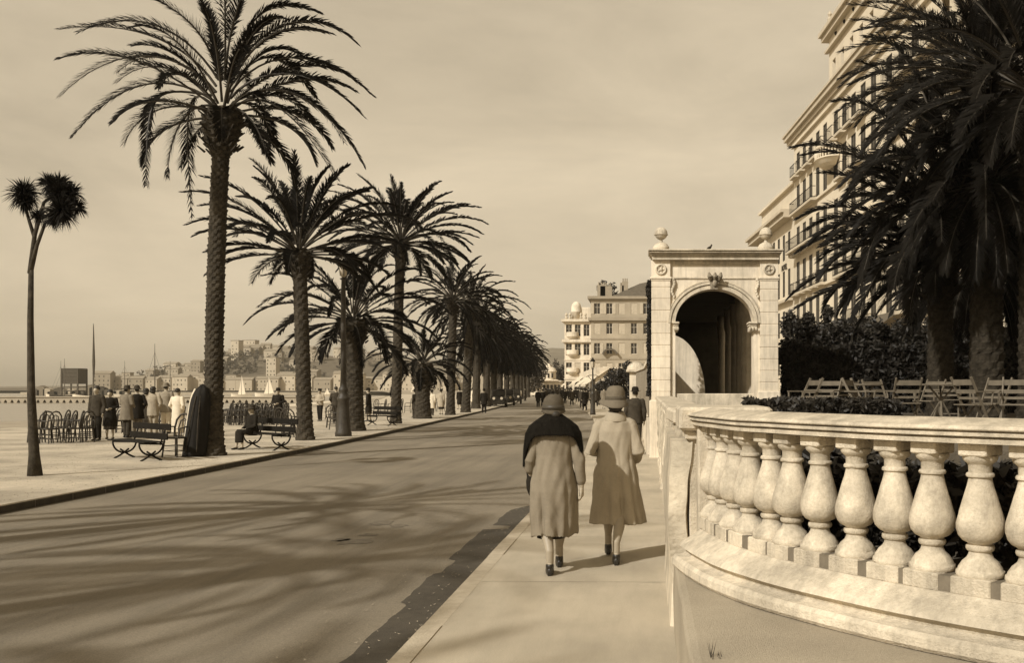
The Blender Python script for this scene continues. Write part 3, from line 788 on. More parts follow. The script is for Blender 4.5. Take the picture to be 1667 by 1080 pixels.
# spandrel wall with elliptical arch opening
xl, xr = ax(1099.5), ax(1227); xm = (xl + xr) / 2; ra = (xr - xl) / 2; zs = az_(526); rb = az_(470.5) - zs
x0w, x1w = ax(1091.5) + .001, ax(1237.5) - .001
mb = MB(); ztop = az_(424); N = 40
arcp = [(xm - ra * math.cos(PI * k / N), zs + rb * math.sin(PI * k / N)) for k in range(N + 1)]
ya, yb = 24.07, 24.55
for yy, fl in ((ya, 0), (yb, 1)):
    for k in range(N):
        (xa, za), (xb, zb) = arcp[k], arcp[k + 1]
        q = [(xa, yy, za), (xb, yy, zb), (xb, yy, ztop), (xa, yy, ztop)]
        mb.add(q if not fl else q[::-1], [(0, 1, 2, 3)])
    for a, c in ((x0w, xl), (xr, x1w)):
        q = [(a, yy, .7), (c, yy, .7), (c, yy, ztop), (a, yy, ztop)]; mb.add(q if not fl else q[::-1], [(0, 1, 2, 3)])
full = [(xl, .7)] + arcp + [(xr, .7)]
for (xa, za), (xb, zb) in zip(full, full[1:]): mb.add([(xa, ya, za), (xa, yb, za), (xb, yb, zb), (xb, ya, zb)], [(0, 1, 2, 3)])
mb.build('spandrel', M_plaster, gate)
def archring(r0, r1, y0, y1):
    mb_ = MB(); rings = []
    for k in range(N + 1):
        a = PI * k / N; cc, ss = -math.cos(a), math.sin(a)
        rings.append([(xm + (ra + r) * cc, y, zs + (rb + r) * ss) for r, y in ((r0, y0), (r1, y0), (r1, y1), (r0, y1))])
    mb_.loft(rings); return mb_
mb = archring(.0, .10, 24.02, 24.1); m2 = archring(.115, .175, 23.99, 24.1); mb.add(m2.v, m2.f); m3 = archring(.19, .215, 24.03, 24.1); mb.add(m3.v, m3.f)
mb.build('archivolt', M_stone, gate)
# jamb bands + capitals
for xa, xb, s_ in ((xl - .06, xl + .10, 1), (xr - .13, xr + .10, -1)):
    mb = MB(); zc = az_(530)
    mb.box(xa + .02, xb - .02, 24.0, 24.5, zc - .02, zc + .03, 0, 0, .01); mb.box(xa, xb, 23.96, 24.5, zc + .03, zc + .09, 0, 0, .015)
    mb.box(xa + .03, xb - .03, 24.0, 24.5, zc - .16, zc - .02, 0, 0, .02)
    for k in range(3): mb.ell((xa + .04 + k * (xb - xa - .08) / 2, 23.97, zc - .08), (.03, .03, .05), 8, 6)
    mb.build('capital', M_stone, gate)
mb = MB(); mb.box(x0w, x1w, 24.04, 24.1, az_(454), az_(451.2), 0, 0, .006); mb.build('string_course', M_stone, gate)
mb = MB(); zk = az_(466)
mb.prism_y([(xm - .09, az_(472)), (xm + .07, az_(472)), (xm + .12, az_(449)), (xm - .14, az_(449))], 23.90, 24.1)
for k in (-1, 0, 1): mb.tube([(xm + k * .1, 23.9, az_(456)), (xm + k * .13, 23.83, az_(451)), (xm + k * .15, 23.84, az_(445))], [.05, .06, .02], 8)
mb.ell((xm, 23.88, az_(462)), (.06, .05, .09), 10, 8)
mb.build('keystone', mat('carved_dark_stone', .22, .9, .5, 12, .5, 40), gate, False)
for px_ in (1096, 1233):
    mb = MB(); c = Vector((ax(px_), 24.05, az_(462)))
    for k in range(8):
        t_ = k / 7; mb.ell((c.x + .03 * math.sin(t_ * 7), c.y - .03, c.z - .42 * t_ + .1), (.045 - .015 * t_, .03, .05), 8, 6)
    mb.build('garland', M_stone, gate, True)
# entablature
mb = MB(); XA, XB = ax(1057.5), ax(1271.5)
mb.box(XA + .06, XB - .06, 23.9, 24.75, az_(424), az_(417), 0, 0, .008)
mb.box(XA + .03, XB - .03, 23.86, 24.78, az_(417) , az_(413.5), 0, 0, .008)
mb.box(XA, XB, 23.78, 24.84, az_(413.5), az_(410.6), 0, 0, .006); mb.box(XA - .03, XB + .03, 23.74, 24.88, az_(410.4), az_(408), 0, 0, .008)
mb.box(x0w + .1, x1w - .1, 24.03, 24.5, az_(424), az_(430), 0, 0, 0)
mb.build('cornice', M_stone, gate)
# finials: pedestal + neck + ball
for k, px_ in enumerate((1076.5, 1249)):
    mb = MB(); c = (ax(px_), 24.3, az_(408))
    pf = [(.001, 0), (.20, 0), (.20, .13), (.19, .14), (.17, .16), (.16, .19), (.10, .225), (.045, .25), (.035, .30), (.06, .33)]
    z9 = .46; R = .158
    for i in range(14):
        a = -1.15 + (PI / 2 + 1.15) * i / 13; pf.append((max(.001, R * math.cos(a)), z9 + R * math.sin(a)))
    mb.lathe(pf, c, 24); 
    rng_ = [(c[0] + .163 * math.cos(a * PI / 12), c[1] + .163 * math.sin(a * PI / 12), c[2] + z9 - .03) for a in range(25)]
    mb.tube(rng_, .012, 6, 0, False)
    mb.build('ball_finial', M_stone, gate, True)
# ivy on the outer left edge
rng = random.Random(12); t = thing('ivy', 'dark creeper climbing the outer left edge of the gateway', 'creeper'); mb = MB()
def fni(rng):
    z = rng.uniform(1.5, 4.35); w = .05 + .06 * (noise.noise(Vector((0, 0, z * 3))) + .7)
    return (ax(1060) - rng.random() * w, 24.05 + rng.random() * .7, z)
leaves(mb, fni, 2600, .045, rng); mb.build('leaves', M_hedge, t)
mb = MB(); mb.tube([(ax(1060) - .02, 24.4, 0), (ax(1060) - .03, 24.35, 2), (ax(1060) - .03, 24.4, 4.2)], [.03, .02, .01], 6); mb.build('stem', M_twig, t)
# gallery behind: sill, dark vault, columns, white wall shaped as the patch of sunlight
gal = thing('covered_gallery', 'deep dark covered gallery seen through the arch with a row of shaded columns', 'gallery')
mb = MB(); mb.box(.58, 2.77, 24.12, 24.5, .7, 1.56, 0, 0, .02); mb.build('sill', M_stone, gal)
mb = MB()
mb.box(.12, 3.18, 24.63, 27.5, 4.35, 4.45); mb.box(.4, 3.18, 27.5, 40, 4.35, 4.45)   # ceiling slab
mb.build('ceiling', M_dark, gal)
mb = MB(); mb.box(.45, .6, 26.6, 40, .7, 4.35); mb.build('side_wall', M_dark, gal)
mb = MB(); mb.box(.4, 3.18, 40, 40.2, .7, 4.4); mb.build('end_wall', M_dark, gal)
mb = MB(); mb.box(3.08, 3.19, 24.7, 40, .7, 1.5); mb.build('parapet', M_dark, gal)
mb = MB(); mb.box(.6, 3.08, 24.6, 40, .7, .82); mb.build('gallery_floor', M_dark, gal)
for y in (26.3, 27.6, 29.2, 31.0, 33.4, 36.5):
    mb = MB(); cxk = 2.78
    mb.lathe([(.001, .8), (.17, .8), (.17, .95), (.13, 1.0), (.125, 3.2), (.12, 3.6), (.15, 3.66), (.17, 3.8), (.17, 4.35), (.001, 4.35)], (cxk, y, 0), 16); mb.build('column', M_darkcol, gal, True)
mb = MB(); q = []
for k in range(21):
    a = k / 20 * PI / 2; q.append((.62 + .94 * math.sin(a), 1.5 + 1.62 * math.cos(a)))
poly = [(.62, .75)] + q + [(1.56, .75)]
mb.prism_y(poly, 26.3, 26.48)  # curved cut draws the edge of the sunlit patch
t = thing('sun_patch_wall', 'white wall cut to the shape of the sunlit patch inside the left of the arch', 'wall'); mb.build('wall', M_plaster, t)
# small bird on the cornice
t = thing('bird', 'tiny bird perched on top of the gateway cornice', 'bird', (ax(1155), 24.2, az_(408)))
mb = MB(); mb.tube([(-.06, 0, .06), (-.02, 0, .08), (.03, 0, .105), (.055, 0, .14), (.06, 0, .165)], [.008, .032, .036, .02, .02], 8, 0, True, dome=True); mb.tube([(.06, 0, .165), (.095, 0, .16)], [.008, .002], 6); mb.tube([(0, .01, 0), (0, .01, .08)], .005, 5); mb.tube([(.01, -.01, 0), (.01, -.01, .08)], .005, 5)
mb.build('body', M_drk, t, vox=.008)

# ------------------------------------------------------------ buildings
def wallgrid(mb, o, u, W, z0, z1, holes, depth=.25, mi=0, ni=None):
    """vertical wall from o along u (unit 2-D); outward normal n = (u.y,-u.x); holes = [(ua,ub,za,zb)]"""
    o = Vector((o[0], o[1], 0)); U = Vector((u[0], u[1], 0)); Nn = Vector((u[1], -u[0], 0))
    if ni == -1: Nn = -Nn
    us = sorted({0, W, *[h[0] for h in holes], *[h[1] for h in holes]}); zs_ = sorted({z0, z1, *[h[2] for h in holes], *[h[3] for h in holes]})
    hs = {}
    for h in holes: hs.setdefault((round(h[0], 4)), []).append(h)
    P_ = lambda a, z, dd=0: o + U * a + UP * z - Nn * dd
    for a, b_ in zip(us, us[1:]):
        cand = [h for h in holes if h[0] <= a + 1e-6 and h[1] >= b_ - 1e-6]
        run = None
        for za, zb in zip(zs_, zs_[1:]):
            inside = any(h[2] <= za + 1e-6 and h[3] >= zb - 1e-6 for h in cand)
            if inside:
                if run is not None: mb.add([P_(a, run), P_(b_, run), P_(b_, za), P_(a, za)], [(0, 1, 2, 3)], mi); run = None
            elif run is None: run = za
        if run is not None: mb.add([P_(a, run), P_(b_, run), P_(b_, z1), P_(a, z1)], [(0, 1, 2, 3)], mi)
    for a, b_, za, zb in holes:
        for c in (((a, za), (b_, za)), ((b_, za), (b_, zb)), ((b_, zb), (a, zb)), ((a, zb), (a, za))):
            (p, q), (r, s_) = c; mb.add([P_(p, q), P_(r, s_), P_(r, s_, depth), P_(p, q, depth)], [(0, 1, 2, 3)], mi)
    return U, Nn
def windowobj(parent, o, U, Nn, a, b_, za, zb, depth, shutters=False, frame=M_plaster, closed=False):
    """a window = frame + pane, its own part; pane as sub-part"""
    cx_ = (a + b_) / 2; w = b_ - a; h = zb - za
    loc = Vector((o[0], o[1], 0)) + U * cx_ + UP * za - Nn * depth
    key = ('win', round(w, 2), round(h, 2), shutters, frame.name, closed)
    ang = math.atan2(U.y, U.x) if Nn.dot(Vector((U.y, -U.x, 0))) > 0 else math.atan2(-U.y, -U.x)
    if key in CACHE:
        f = CACHE[key].copy(); C.objects.link(f)
        for ch in CACHE[key].children: c = ch.copy(); C.objects.link(c); c.parent = f
    else:
        mb = MB(); t_ = .06
        mb.box(-w / 2, -w / 2 + t_, -.08, .0, 0, h, 0); mb.box(w / 2 - t_, w / 2, -.08, .0, 0, h, 0); mb.box(-w / 2 + t_, w / 2 - t_, -.08, 0, h - t_, h); mb.box(-w / 2 + t_, w / 2 - t_, -.08, 0, 0, t_)
        mb.box(-.03, .03, -.06, 0, t_, h - t_); mb.box(-w / 2 + t_, -.03, -.05, 0, h * .62, h * .62 + .04); mb.box(.03, w / 2 - t_, -.05, 0, h * .62, h * .62 + .04)
        f = mb.build('window', frame)
        mb = MB(); mb.box(-w / 2 + .02, w / 2 - .02, -.02, .03, .02, h - .02); mb.build('pane', M_win, f)
        if shutters or closed:
            ww = w * .48 if not closed else w * .49
            for s_ in (-1, 1):
                mb = MB()
                x0_ = s_ * (w / 2 + ww / 2 + .03) if not closed else s_ * w * .25
                yy = -depth - .06 if not closed else -.15
                mb.box(x0_ - ww / 2, x0_ + ww / 2, yy, yy + .04, .02, h - .02)
                mb.build('shutter', M_shutter, f)
        CACHE[key] = f
    f.location = loc; f.rotation_euler = (0, 0, ang); f.parent = parent
    return f
CACHE = {}

# --- the hotel along the right
H0 = (14.7, 98.0); dirx = -.0706
ul = math.hypot(dirx, 1); uh = (-dirx / ul, -1 / ul)          # from the far corner towards the camera
hot = thing('grand_hotel', 'tall pale hotel with iron balconies and deep cornice receding on the right', 'hotel')
Wd = 62.0
def hp(u_, z, out=0):
    # outward (towards the road) normal of the facade
    n_ = (-abs(uh[1]), 0); nx_, ny_ = uh[1], -uh[0]
    return (H0[0] + uh[0] * u_ + nx_ * out, H0[1] + uh[1] * u_ + ny_ * out, z)
z_main = EYE + 398 * 98 / F     # underside of cornice level ~ 26
fl = [EYE + v * 98 / F for v in (17, 83, 150, 218, 280, 339)]    # floor lines
holes = []; cols = []
u_ = 1.7; k = 0
while u_ < Wd - 2:
    cols.append(u_); u_ += 2.62 if k % 5 != 4 else 3.6; k += 1
for fi, z in enumerate(fl):
    top = (fl + [z_main])[fi + 1]
    for c in cols:
        h = (top - z) * .74; za = z + .10
        if fi in (3,): za = z + .5; h = (top - z) * .52
        if fi == 5: h = (top - z) * .62
        holes.append((c - .68, c + .68, za, za + h))
mb = MB(); U, Nn = wallgrid(mb, H0, uh, Wd, .5, z_main, holes, .12)
# far end wall and back
e0 = hp(0, 0); e1 = hp(0, 0, -18)
mb.add([(e0[0], e0[1], .5), (e1[0], e1[1], .5), (e1[0], e1[1], z_main), (e0[0], e0[1], z_main)], [(0, 1, 2, 3)])
f0 = hp(Wd, 0); f1 = hp(Wd, 0, -18)
mb.add([(f0[0], f0[1], .5), (f1[0], f1[1], .5), (f1[0], f1[1], z_main), (f0[0], f0[1], z_main)], [(3, 2, 1, 0)])
mb.add([hp(0, z_main + .9), hp(0, z_main + .9, -18), hp(Wd, z_main + .9, -18), hp(Wd, z_main + .9)], [(0, 1, 2, 3)])
mb.build('wall', M_hotel, hot)
mb = MB()
def hbox(mb, u0, u1, z0, z1, o0, o1, mi=0):
    P_ = [hp(u0, z0, o0), hp(u1, z0, o0), hp(u1, z0, o1), hp(u0, z0, o1)]; Q_ = [(p[0], p[1], z1) for p in P_]
    mb.add(P_ + Q_, [(0, 1, 2, 3), (7, 6, 5, 4), (0, 4, 5, 1), (1, 5, 6, 2), (2, 6, 7, 3), (3, 7, 4, 0)], mi)
hbox(mb, -1.2, Wd, z_main, z_main + .35, -.3, .5); hbox(mb, -1.3, Wd, z_main + .35, z_main + .75, -.3, .8); hbox(mb, -1.4, Wd, z_main + .75, z_main + .95, -.3, .95)
mb.build('cornice', M_hotel2, hot)
mb = MB(); hbox(mb, -.3, Wd, z_main - .5, z_main - .02, .01, .28)
for z in fl[1:]: hbox(mb, -.15, Wd, z - .22, z - .02, .01, .22)
mb.build('string_course', M_hotel, hot)
# attic storey set back with its own cornice and pierced parapet, from x=1351 towards the camera
ua = 14.2; zt2 = z_main + 6.0
mb = MB(); aw = [(c - .5, c + .5, z_main + 1.6, z_main + 3.2) for c in cols if c > ua + 1.0]
hs2 = [(a - ua, b_ - ua, c, d_) for a, b_, c, d_ in aw]
op = hp(ua, 0, .15); wallgrid(mb, op, uh, Wd - ua, z_main + .96, zt2 - .6, hs2, .4)
g0 = hp(ua, 0, .15); g1 = hp(ua, 0, -16); mb.add([(g0[0], g0[1], z_main + .9), (g1[0], g1[1], z_main + .9), (g1[0], g1[1], zt2 - .6), (g0[0], g0[1], zt2 - .6)], [(0, 1, 2, 3)])
mb.build('attic', M_hotel, hot)
mb = MB(); hbox(mb, ua - 1.0, Wd, zt2 - .6, zt2 - .2, -16, .6); hbox(mb, ua - 1.1, Wd, zt2 - .2, zt2 + .15, -16, .85); hbox(mb, ua - .3, Wd, z_main + 4.2, z_main + 4.4, .16, .5)
mb.build('attic_cornice', M_hotel2, hot)
mb = MB(); rng = random.Random(3)
for k in range(36):
    uu = ua + 1 + k * 1.3; a = hp(uu, z_main + 4.6 + .5 * (k % 2), .16); mb.ell((a[0], a[1], a[2]), (.16, .22, .16), 8, 6)
mb.build('pierced_frieze', M_iron, hot)['kind'] = 'stuff'
wc = 0
for fi, z in enumerate(fl):
    for ci, c in enumerate(cols):
        h_ = holes[fi * len(cols) + ci]
        vis = X_vis = None
        if wc < 94 and ci < 16:
            windowobj(hot, H0, U, Nn, *h_, .11, frame=mat('dark_louvre', .07, .8, .2, 3)); wc += 1
mb = MB()
for fi in range(len(fl)):
    for ci in range(16, len(cols)):
        a, b_, za, zb = holes[fi * len(cols) + ci]; hbox(mb, a, b_, za, zb, -.14, -.09)
for a, b_, za, zb in aw: hbox(mb, a, b_, za, zb, -.30, -.22)
o = mb.build('window_glass', M_win, hot); tag(o, kind='stuff')
# balconies: slab, brackets, iron railing
def balcony(u0, u1, z, out=.9, iron=True, brackets=True):
    mb_ = MB(); hbox(mb_, u0, u1, z - .26, z - .04, .23, out)
    if brackets:
        k = u0 + .3
        while k < u1: hbox(mb_, k, k + .22, z - .62, z - .26, .23, out * .75); k += .95
    s_ = mb_.build('balcony', M_hotel2, hot)
    mr = MB(); H_ = 1.0
    for (a, oa), (c, oc) in (((u0, out - .05), (u1, out - .05)), ((u0 + .03, .24), (u0 + .03, out - .05)), ((u1 - .03, .24), (u1 - .03, out - .05))):
        for zz in (.05, H_): mr.beam(hp(a, z + zz, oa), hp(c, z + zz, oc), .05, .05)
    k = u0
    while k < u1: p = hp(k, z, out - .05); mr.beam(p, (p[0], p[1], z + H_), .025, .025); k += .30
    for kk in range(int((u1 - u0) / .6)):
        p = hp(u0 + .3 + kk * .6, z + .5, out - .05); mr.ell(p, (.02, .05, .12), 6, 5)
    mr.build('railing', M_iron, s_)
for fi, rngs in ((5, [(c - 1.0, c + 1.0) for c in cols[:9]] + [(30, 42)]), (4, [(c - 1.0, c + 1.0) for c in cols[6:10]]), (2, [(c - 1.0, c + 1.0) for c in cols[:5]] + [(17, 30), (33, 50)]), (1, [(20, 27), (33, 45)])):
    for a, c in rngs: balcony(a, c, fl[fi] + .02, .65, brackets=False)
balcony(.8, 9.8, fl[4] + .02, .7, brackets=False)
# big dentilled cornice balcony at the third line
balcony(.8, 13.6, fl[3] + .02, 1.1)
# rounded stone balcony
mb = MB(); c0 = 13.6; z = fl[4] + 2.0
for zz, r in ((z - .9, .5), (z - .5, 1.2), (z - .2, 1.55), (z, 1.6)): pass
def hcirc(uc, z, r, n_=20): return [hp(uc + r * math.cos(k * PI / (n_ - 1)), z, .15 + r * .7 * math.sin(k * PI / (n_ - 1))) for k in range(n_)]
mb.loft([hcirc(15.2, z + a, r) for a, r in ((-.55, 1.2), (-.35, 1.6), (-.12, 1.9), (-.02, 2.0), (0, 2.1), (.1, 2.1))], 0, True)
for k in range(18):
    p = hcirc(15.2, z + .1, 1.95, 18)[k]; mb.lathe([(.05, 0), (.09, .3), (.05, .8)], p, 8)
mb.loft([hcirc(15.2, z + .9, 2.05), hcirc(15.2, z + 1.1, 2.1)], 0, True)
mb.build('round_balcony', M_hotel, hot)
# roof ornaments
mb = MB()
for uu in (ua + 2, ua + 9, ua + 16): p = hp(uu, zt2 + .15, .6); mb.lathe([(.2, 0), (.25, .2), (.1, .4), (.2, .6), (.02, .9)], p, 8)
mb.build('roof_urn', M_hotel2, hot)
# writing on the facade band near the far corner
cu_ = bpy.data.curves.new('lettering', 'FONT'); cu_.body = 'HOTEL'; cu_.size = .85; cu_.extrude = .02; cu_.align_x = 'CENTER'
tmp = bpy.data.objects.new('tmp', cu_); C.objects.link(tmp); bpy.context.evaluated_depsgraph_get().update()
me = bpy.data.meshes.new_from_object(tmp.evaluated_get(bpy.context.evaluated_depsgraph_get())); bpy.data.objects.remove(tmp)

# far lower wing of the hotel
wing = thing('hotel_wing', 'lower far wing of the hotel behind the gateway ball finial', 'hotel wing')
Ww = 20.0; W0 = (H0[0] + .0706 * -0 - uh[0] * Ww, H0[1] - uh[1] * Ww)
W0 = (H0[0] - uh[0] * Ww, H0[1] - uh[1] * Ww)
def wp(u_, z, out=0): return (W0[0] + uh[0] * u_ + uh[1] * out, W0[1] + uh[1] * u_ - uh[0] * out, z)
zw = EYE + 249 * 110 / F
wh = []
for z in (3, 7.0, 11.2, 15.0):
    for c in (2, 4.6, 7.2, 9.8, 12.4, 15, 17.6): wh.append((c - .6, c + .6, z, z + 2.7))
mb = MB(); Uw, Nw = wallgrid(mb, W0, uh, Ww - .05, .5, zw, wh, .12); a = wp(0, 0); c = wp(0, 0, -12)
mb.add([(a[0], a[1], .5), (c[0], c[1], .5), (c[0], c[1], zw), (a[0], a[1], zw)], [(0, 1, 2, 3)]); mb.build('wall', M_hotel, wing)
H0s = H0
def wbox(mb, u0, u1, z0, z1, o0, o1):
    P_ = [wp(u0, z0, o0), wp(u1, z0, o0), wp(u1, z0, o1), wp(u0, z0, o1)]; Q_ = [(p[0], p[1], z1) for p in P_]
    mb.add(P_ + Q_, [(0, 1, 2, 3), (7, 6, 5, 4), (0, 4, 5, 1), (1, 5, 6, 2), (2, 6, 7, 3), (3, 7, 4, 0)])
mb = MB(); wbox(mb, -1, Ww - .3, zw, zw + .5, -12, 1.0); wbox(mb, -1.3, Ww - .3, zw + .5, zw + .8, -12, 1.3)
wbox(mb, 0, Ww - .3, 10.5, 10.75, 0.01, .5); mb.build('cornice', M_hotel2, wing)
mb = MB(); wbox(mb, 0, Ww - .4, zw + .82, zw + 3.6, -10, -.5); wbox(mb, -.3, Ww - .4, zw + 3.6, zw + 3.9, -10, -.1); mb.build('attic', M_hotel, wing)
for h_ in wh: windowobj(wing, W0, Uw, Nw, *h_, .11, frame=MATS['dark_louvre'])
mb = MB(); ang = math.atan2(uh[1], uh[0])
o = bpy.data.objects.new('lettering', me); C.objects.link(o); me.materials.append(M_iron); o.parent = wing
pp = wp(15.5, 14.0, .06); o.location = pp; o.rotation_euler = (PI / 2, 0, ang)
def awning(parent, name, pts4, drop, m):
    """sloping canvas: four corners (top far, top near, low near, low far) + valance"""
    mb_ = MB(); a, b_, c, d_ = [Vector(p) for p in pts4]; n_ = (b_ - a).cross(d_ - a).normalized() * .03
    mb_.add([a, b_, c, d_, a + n_, b_ + n_, c + n_, d_ + n_], [(0, 1, 2, 3), (7, 6, 5, 4), (0, 4, 5, 1), (1, 5, 6, 2), (2, 6, 7, 3), (3, 7, 4, 0)])
    k = 10
    for i in range(k):
        p = c.lerp(d_, i / k); q = c.lerp(d_, (i + 1) / k); m_ = (p + q) / 2
        mb_.add([p, q, q - UP * drop * .7, m_ - UP * drop, p - UP * drop * .7], [(0, 1, 2, 3, 4)])
    return mb_.build(name, m, parent)
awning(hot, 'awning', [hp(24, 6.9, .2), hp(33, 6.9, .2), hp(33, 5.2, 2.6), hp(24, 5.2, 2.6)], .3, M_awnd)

# --- big stone building far ahead
def generic_building(name, label, x0, y0, x1, y1, z0, z1, floors, ncol, ww, wh_, m, mtrim, shut=True, side='both', seed=0, closedp=.4):
    """box building: front from (x0,y0) to (x1,y0) facing the camera, left flank along y"""
    t = thing(name, label, 'building', (0, 0, 0)); rng = random.Random(seed)
    mb = MB(); hf = []; W = x1 - x0; fh = (z1 - z0) / floors
    for f in range(floors):
        for c in range(ncol):
            cx_ = W * (c + .5) / ncol; za = z0 + f * fh + fh * .24; hf.append((cx_ - ww / 2, cx_ + ww / 2, za, za + fh * wh_))
    Uf, Nf = wallgrid(mb, (x0, y0), (1, 0), W, z0, z1, hf, .25)
    Dp = y1 - y0; hl = []; nc2 = max(2, int(Dp / (W / ncol)))
    for f in range(floors):
        for c in range(nc2):
            cx_ = Dp * (c + .5) / nc2; za = z0 + f * fh + fh * .24; hl.append((cx_ - ww / 2, cx_ + ww / 2, za, za + fh * wh_))
    Ul, Nl = wallgrid(mb, (x0, y1), (0, -1), Dp, z0, z1, hl, .25)
    mb.add([(x1, y0, z0), (x1, y1, z0), (x1, y1, z1), (x1, y0, z1)], [(0, 1, 2, 3)]); mb.add([(x0, y1, z0), (x0, y1, z1), (x1, y1, z1), (x1, y1, z0)], [(0, 1, 2, 3)])
    mb.build('wall', m, t)
    mb = MB(); o_ = .35
    for f in range(1, floors):
        z = z0 + f * fh; mb.box(x0 - .12, x1, y0 - .12, y0 - .003, z - .1, z + .12); mb.box(x0 - .12, x0 - .003, y0, y1, z - .1, z + .12)
    zc = z0 + (floors - 1) * fh
    mb.box(x0 - .5, x1 + .1, y0 - .5, y0 - .13, zc - .3, zc + .25); mb.box(x0 - .5, x0 - .13, y0 - .13, y1, zc - .3, zc + .25)
    mb.box(x0 - .6, x1 + .6, y0 - .6, y1 + .3, z1, z1 + .5)
    mb.build('cornice', mtrim, t)
    n_ = 0
    for hh in hf: windowobj(t, (x0, y0), Uf, Nf, *hh, .23, shutters=shut and rng.random() < .6, closed=rng.random() < closedp)
    for hh in hl[:len(hl)]: windowobj(t, (x0, y1), Ul, Nl, *hh, .23, closed=rng.random() < closedp)
    return t
dB = 182.0
tb = generic_building('apartment_building', 'grey stone apartment block with slate roof and chimneys at the far end of the street', X(962, dB), dB, X(1062, dB), dB + 22, -.3, Z(487, dB), 5, 5, 1.15, .55, M_greyb, M_greyb2, seed=4)
mb = MB(); xa, xb = X(962, dB) - .6, X(1062, dB) + .6; za = Z(487, dB) + .5; zb = Z(466, dB) + 1.6
xs = X(997, dB)
mb.add([(xs, dB - .4, za), (xb, dB - .4, za), (xb, dB + 5, zb), (xs + 5.0, dB + 5, zb - .6), (xs, dB + 21, za), (xb, dB + 21, za)], [(0, 1, 2, 3), (0, 3, 4), (3, 2, 5, 4)])
mb.build('roof', M_roof, tb)
for px_, w, h in ((978, 1.5, 2.3), (986, 2.2, 2.1), (1017, 1.1, 3.0), (1012, .7, 2.2)):
    mb = MB(); cx_ = X(px_, dB); mb.box(cx_ - w / 2, cx_ + w / 2, dB + 2, dB + 3.5, za - .5, za + h); 
    for k in range(3): mb.tube([(cx_ - w / 3 + k * w / 3, dB + 2.7, za + h), (cx_ - w / 3 + k * w / 3, dB + 2.7, za + h + .6)], .12, 6)
    mb.build('chimney', M_greyb2, tb)
# arched dark canopy over its ground floor entrance
mb = MB(); dC = dB - .05; cxa = X(993, dC); 
pts = [(cxa + 1.1 * math.cos(PI * k / 14), Z(577, dC) + .75 * math.sin(PI * k / 14)) for k in range(15)]
outer = [(cxa + 1.4 * math.cos(PI * k / 14), Z(577, dC) + 1.05 * math.sin(PI * k / 14)) for k in range(15)]
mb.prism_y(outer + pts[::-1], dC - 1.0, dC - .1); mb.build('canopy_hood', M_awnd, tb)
bush('roof_tree', 'dark shrubby tree rising behind the chimneys of the grey stone block', 'tree', X(983, dB + 3), dB + 5, Z(478, dB + 3) - 2.0, (2.3, 2, 2.4), 900, .35, M_hedge, 77, 14)

# --- white ornate building beyond
dW = 196.0
tw = generic_building('corner_mansion', 'white ornate corner building with little dome and balconies left of the grey stone block', X(919, dW), dW, X(962, dW), dW + 25, -.3, Z(524, dW), 4, 3, 1.2, .62, M_plaster, M_plaster, shut=False, seed=8, closedp=.1)
mb = MB(); xa, xb = X(935, dW), X(962, dW); mb.box(xa + 1, xb, dW + 1, dW + 14, Z(523, dW), Z(500, dW), 0, 0, .1)
mb.build('attic', M_plaster, tw)
mb = MB(); cxd = X(937.5, dW); zb = Z(522, dW)
mb.lathe([(.95, 0), (.95, 1.6), (1.1, 1.7), (1.1, 1.9), (1.0, 2.0), (1.0, 2.7), (.85, 3.3), (.5, 3.75), (.1, 3.9)], (cxd, dW + 1.2, zb), 16); mb.build('dome', M_plaster, tw, True)
for k, (py) in enumerate((548, 577, 606)):
    mb = MB(); z = Z(py, dW); cxq = X(932, dW)
    mb.loft([[(cxq + r * math.cos(a * PI / 10 + PI), dW + r * .8 * math.sin(a * PI / 10 + PI), z + zz) for a in range(11)] for zz, r in ((-.5, .7), (-.1, 1.15), (0, 1.25), (.8, 1.25), (.85, 1.15))], 0, True); mb.build('balcony', M_plaster, tw)
for px_ in (922, 928, 946, 953):
    mb = MB(); mb.lathe([(.25, 0), (.3, .3), (.15, .5), (.28, .9), (.02, 1.3)], (X(px_, dW), dW - .1, Z(522, dW) + .3), 10); mb.build('roof_urn', M_stone, tw)
# terrace in front with shallow dome, low building and pavilion
t = thing('domed_pavilion', 'small pale pavilion with stepped dome beyond the street awnings', 'pavilion', (X(894, 225), 225, -.3)); mb = MB()
mb.box(-1.9, 1.9, -1.8, 1.8, 0, 3.6, 0, 0, .05); mb.box(-2.1, 2.1, -2.0, 2.0, 3.6, 3.9); mb.lathe([(1.6, 3.9), (1.6, 5.6), (1.8, 5.7), (1.75, 5.9), (1.3, 6.5), (.7, 6.8), (.6, 7.3), (.2, 7.6), (.05, 8)], (0, 0, 0), 20)
mb.build('wall', M_plaster, t)
mb = MB(); 
for k in (-1, 0, 1): mb.box(k * .9 - .2, k * .9 + .2, -1.68, -1.5, 4.3, 5.3)
mb.build('window', M_win, t)
t = thing('shop_row', 'low white shops with slanting awnings at the bend of the street', 'shop', (0, 0, 0))
mb = MB(); mb.box(X(872, 218), X(912, 218), 218, 226, -.3, Z(622, 218), 0, 0, .05); mb.box(X(870, 218), X(914, 218), 217.6, 226.2, Z(622, 218), Z(620, 218)); mb.build('wall', M_plaster, t)
awning(t, 'awning', [(X(870, 217), 216, Z(622, 217)), (X(882, 217), 217.4, Z(622, 217)), (X(876, 212), 212, Z(642, 212)), (X(864, 212), 212, Z(642, 212))], .3, M_awn)
mb = MB()
for k in range(5): x_ = X(884 + k * 6, 217.9); mb.box(x_, x_ + .55, 217.86, 217.95, .1, 2.4)
mb.build('doorway', M_win, t)
G_AW = 'white shop awnings slanting over the far pavement'
aw_s = [(902, 200, 938, 'first'), (914, 178, 945, 'second'), (924, 158, 948, 'third'), (932, 138, 949, 'fourth')]
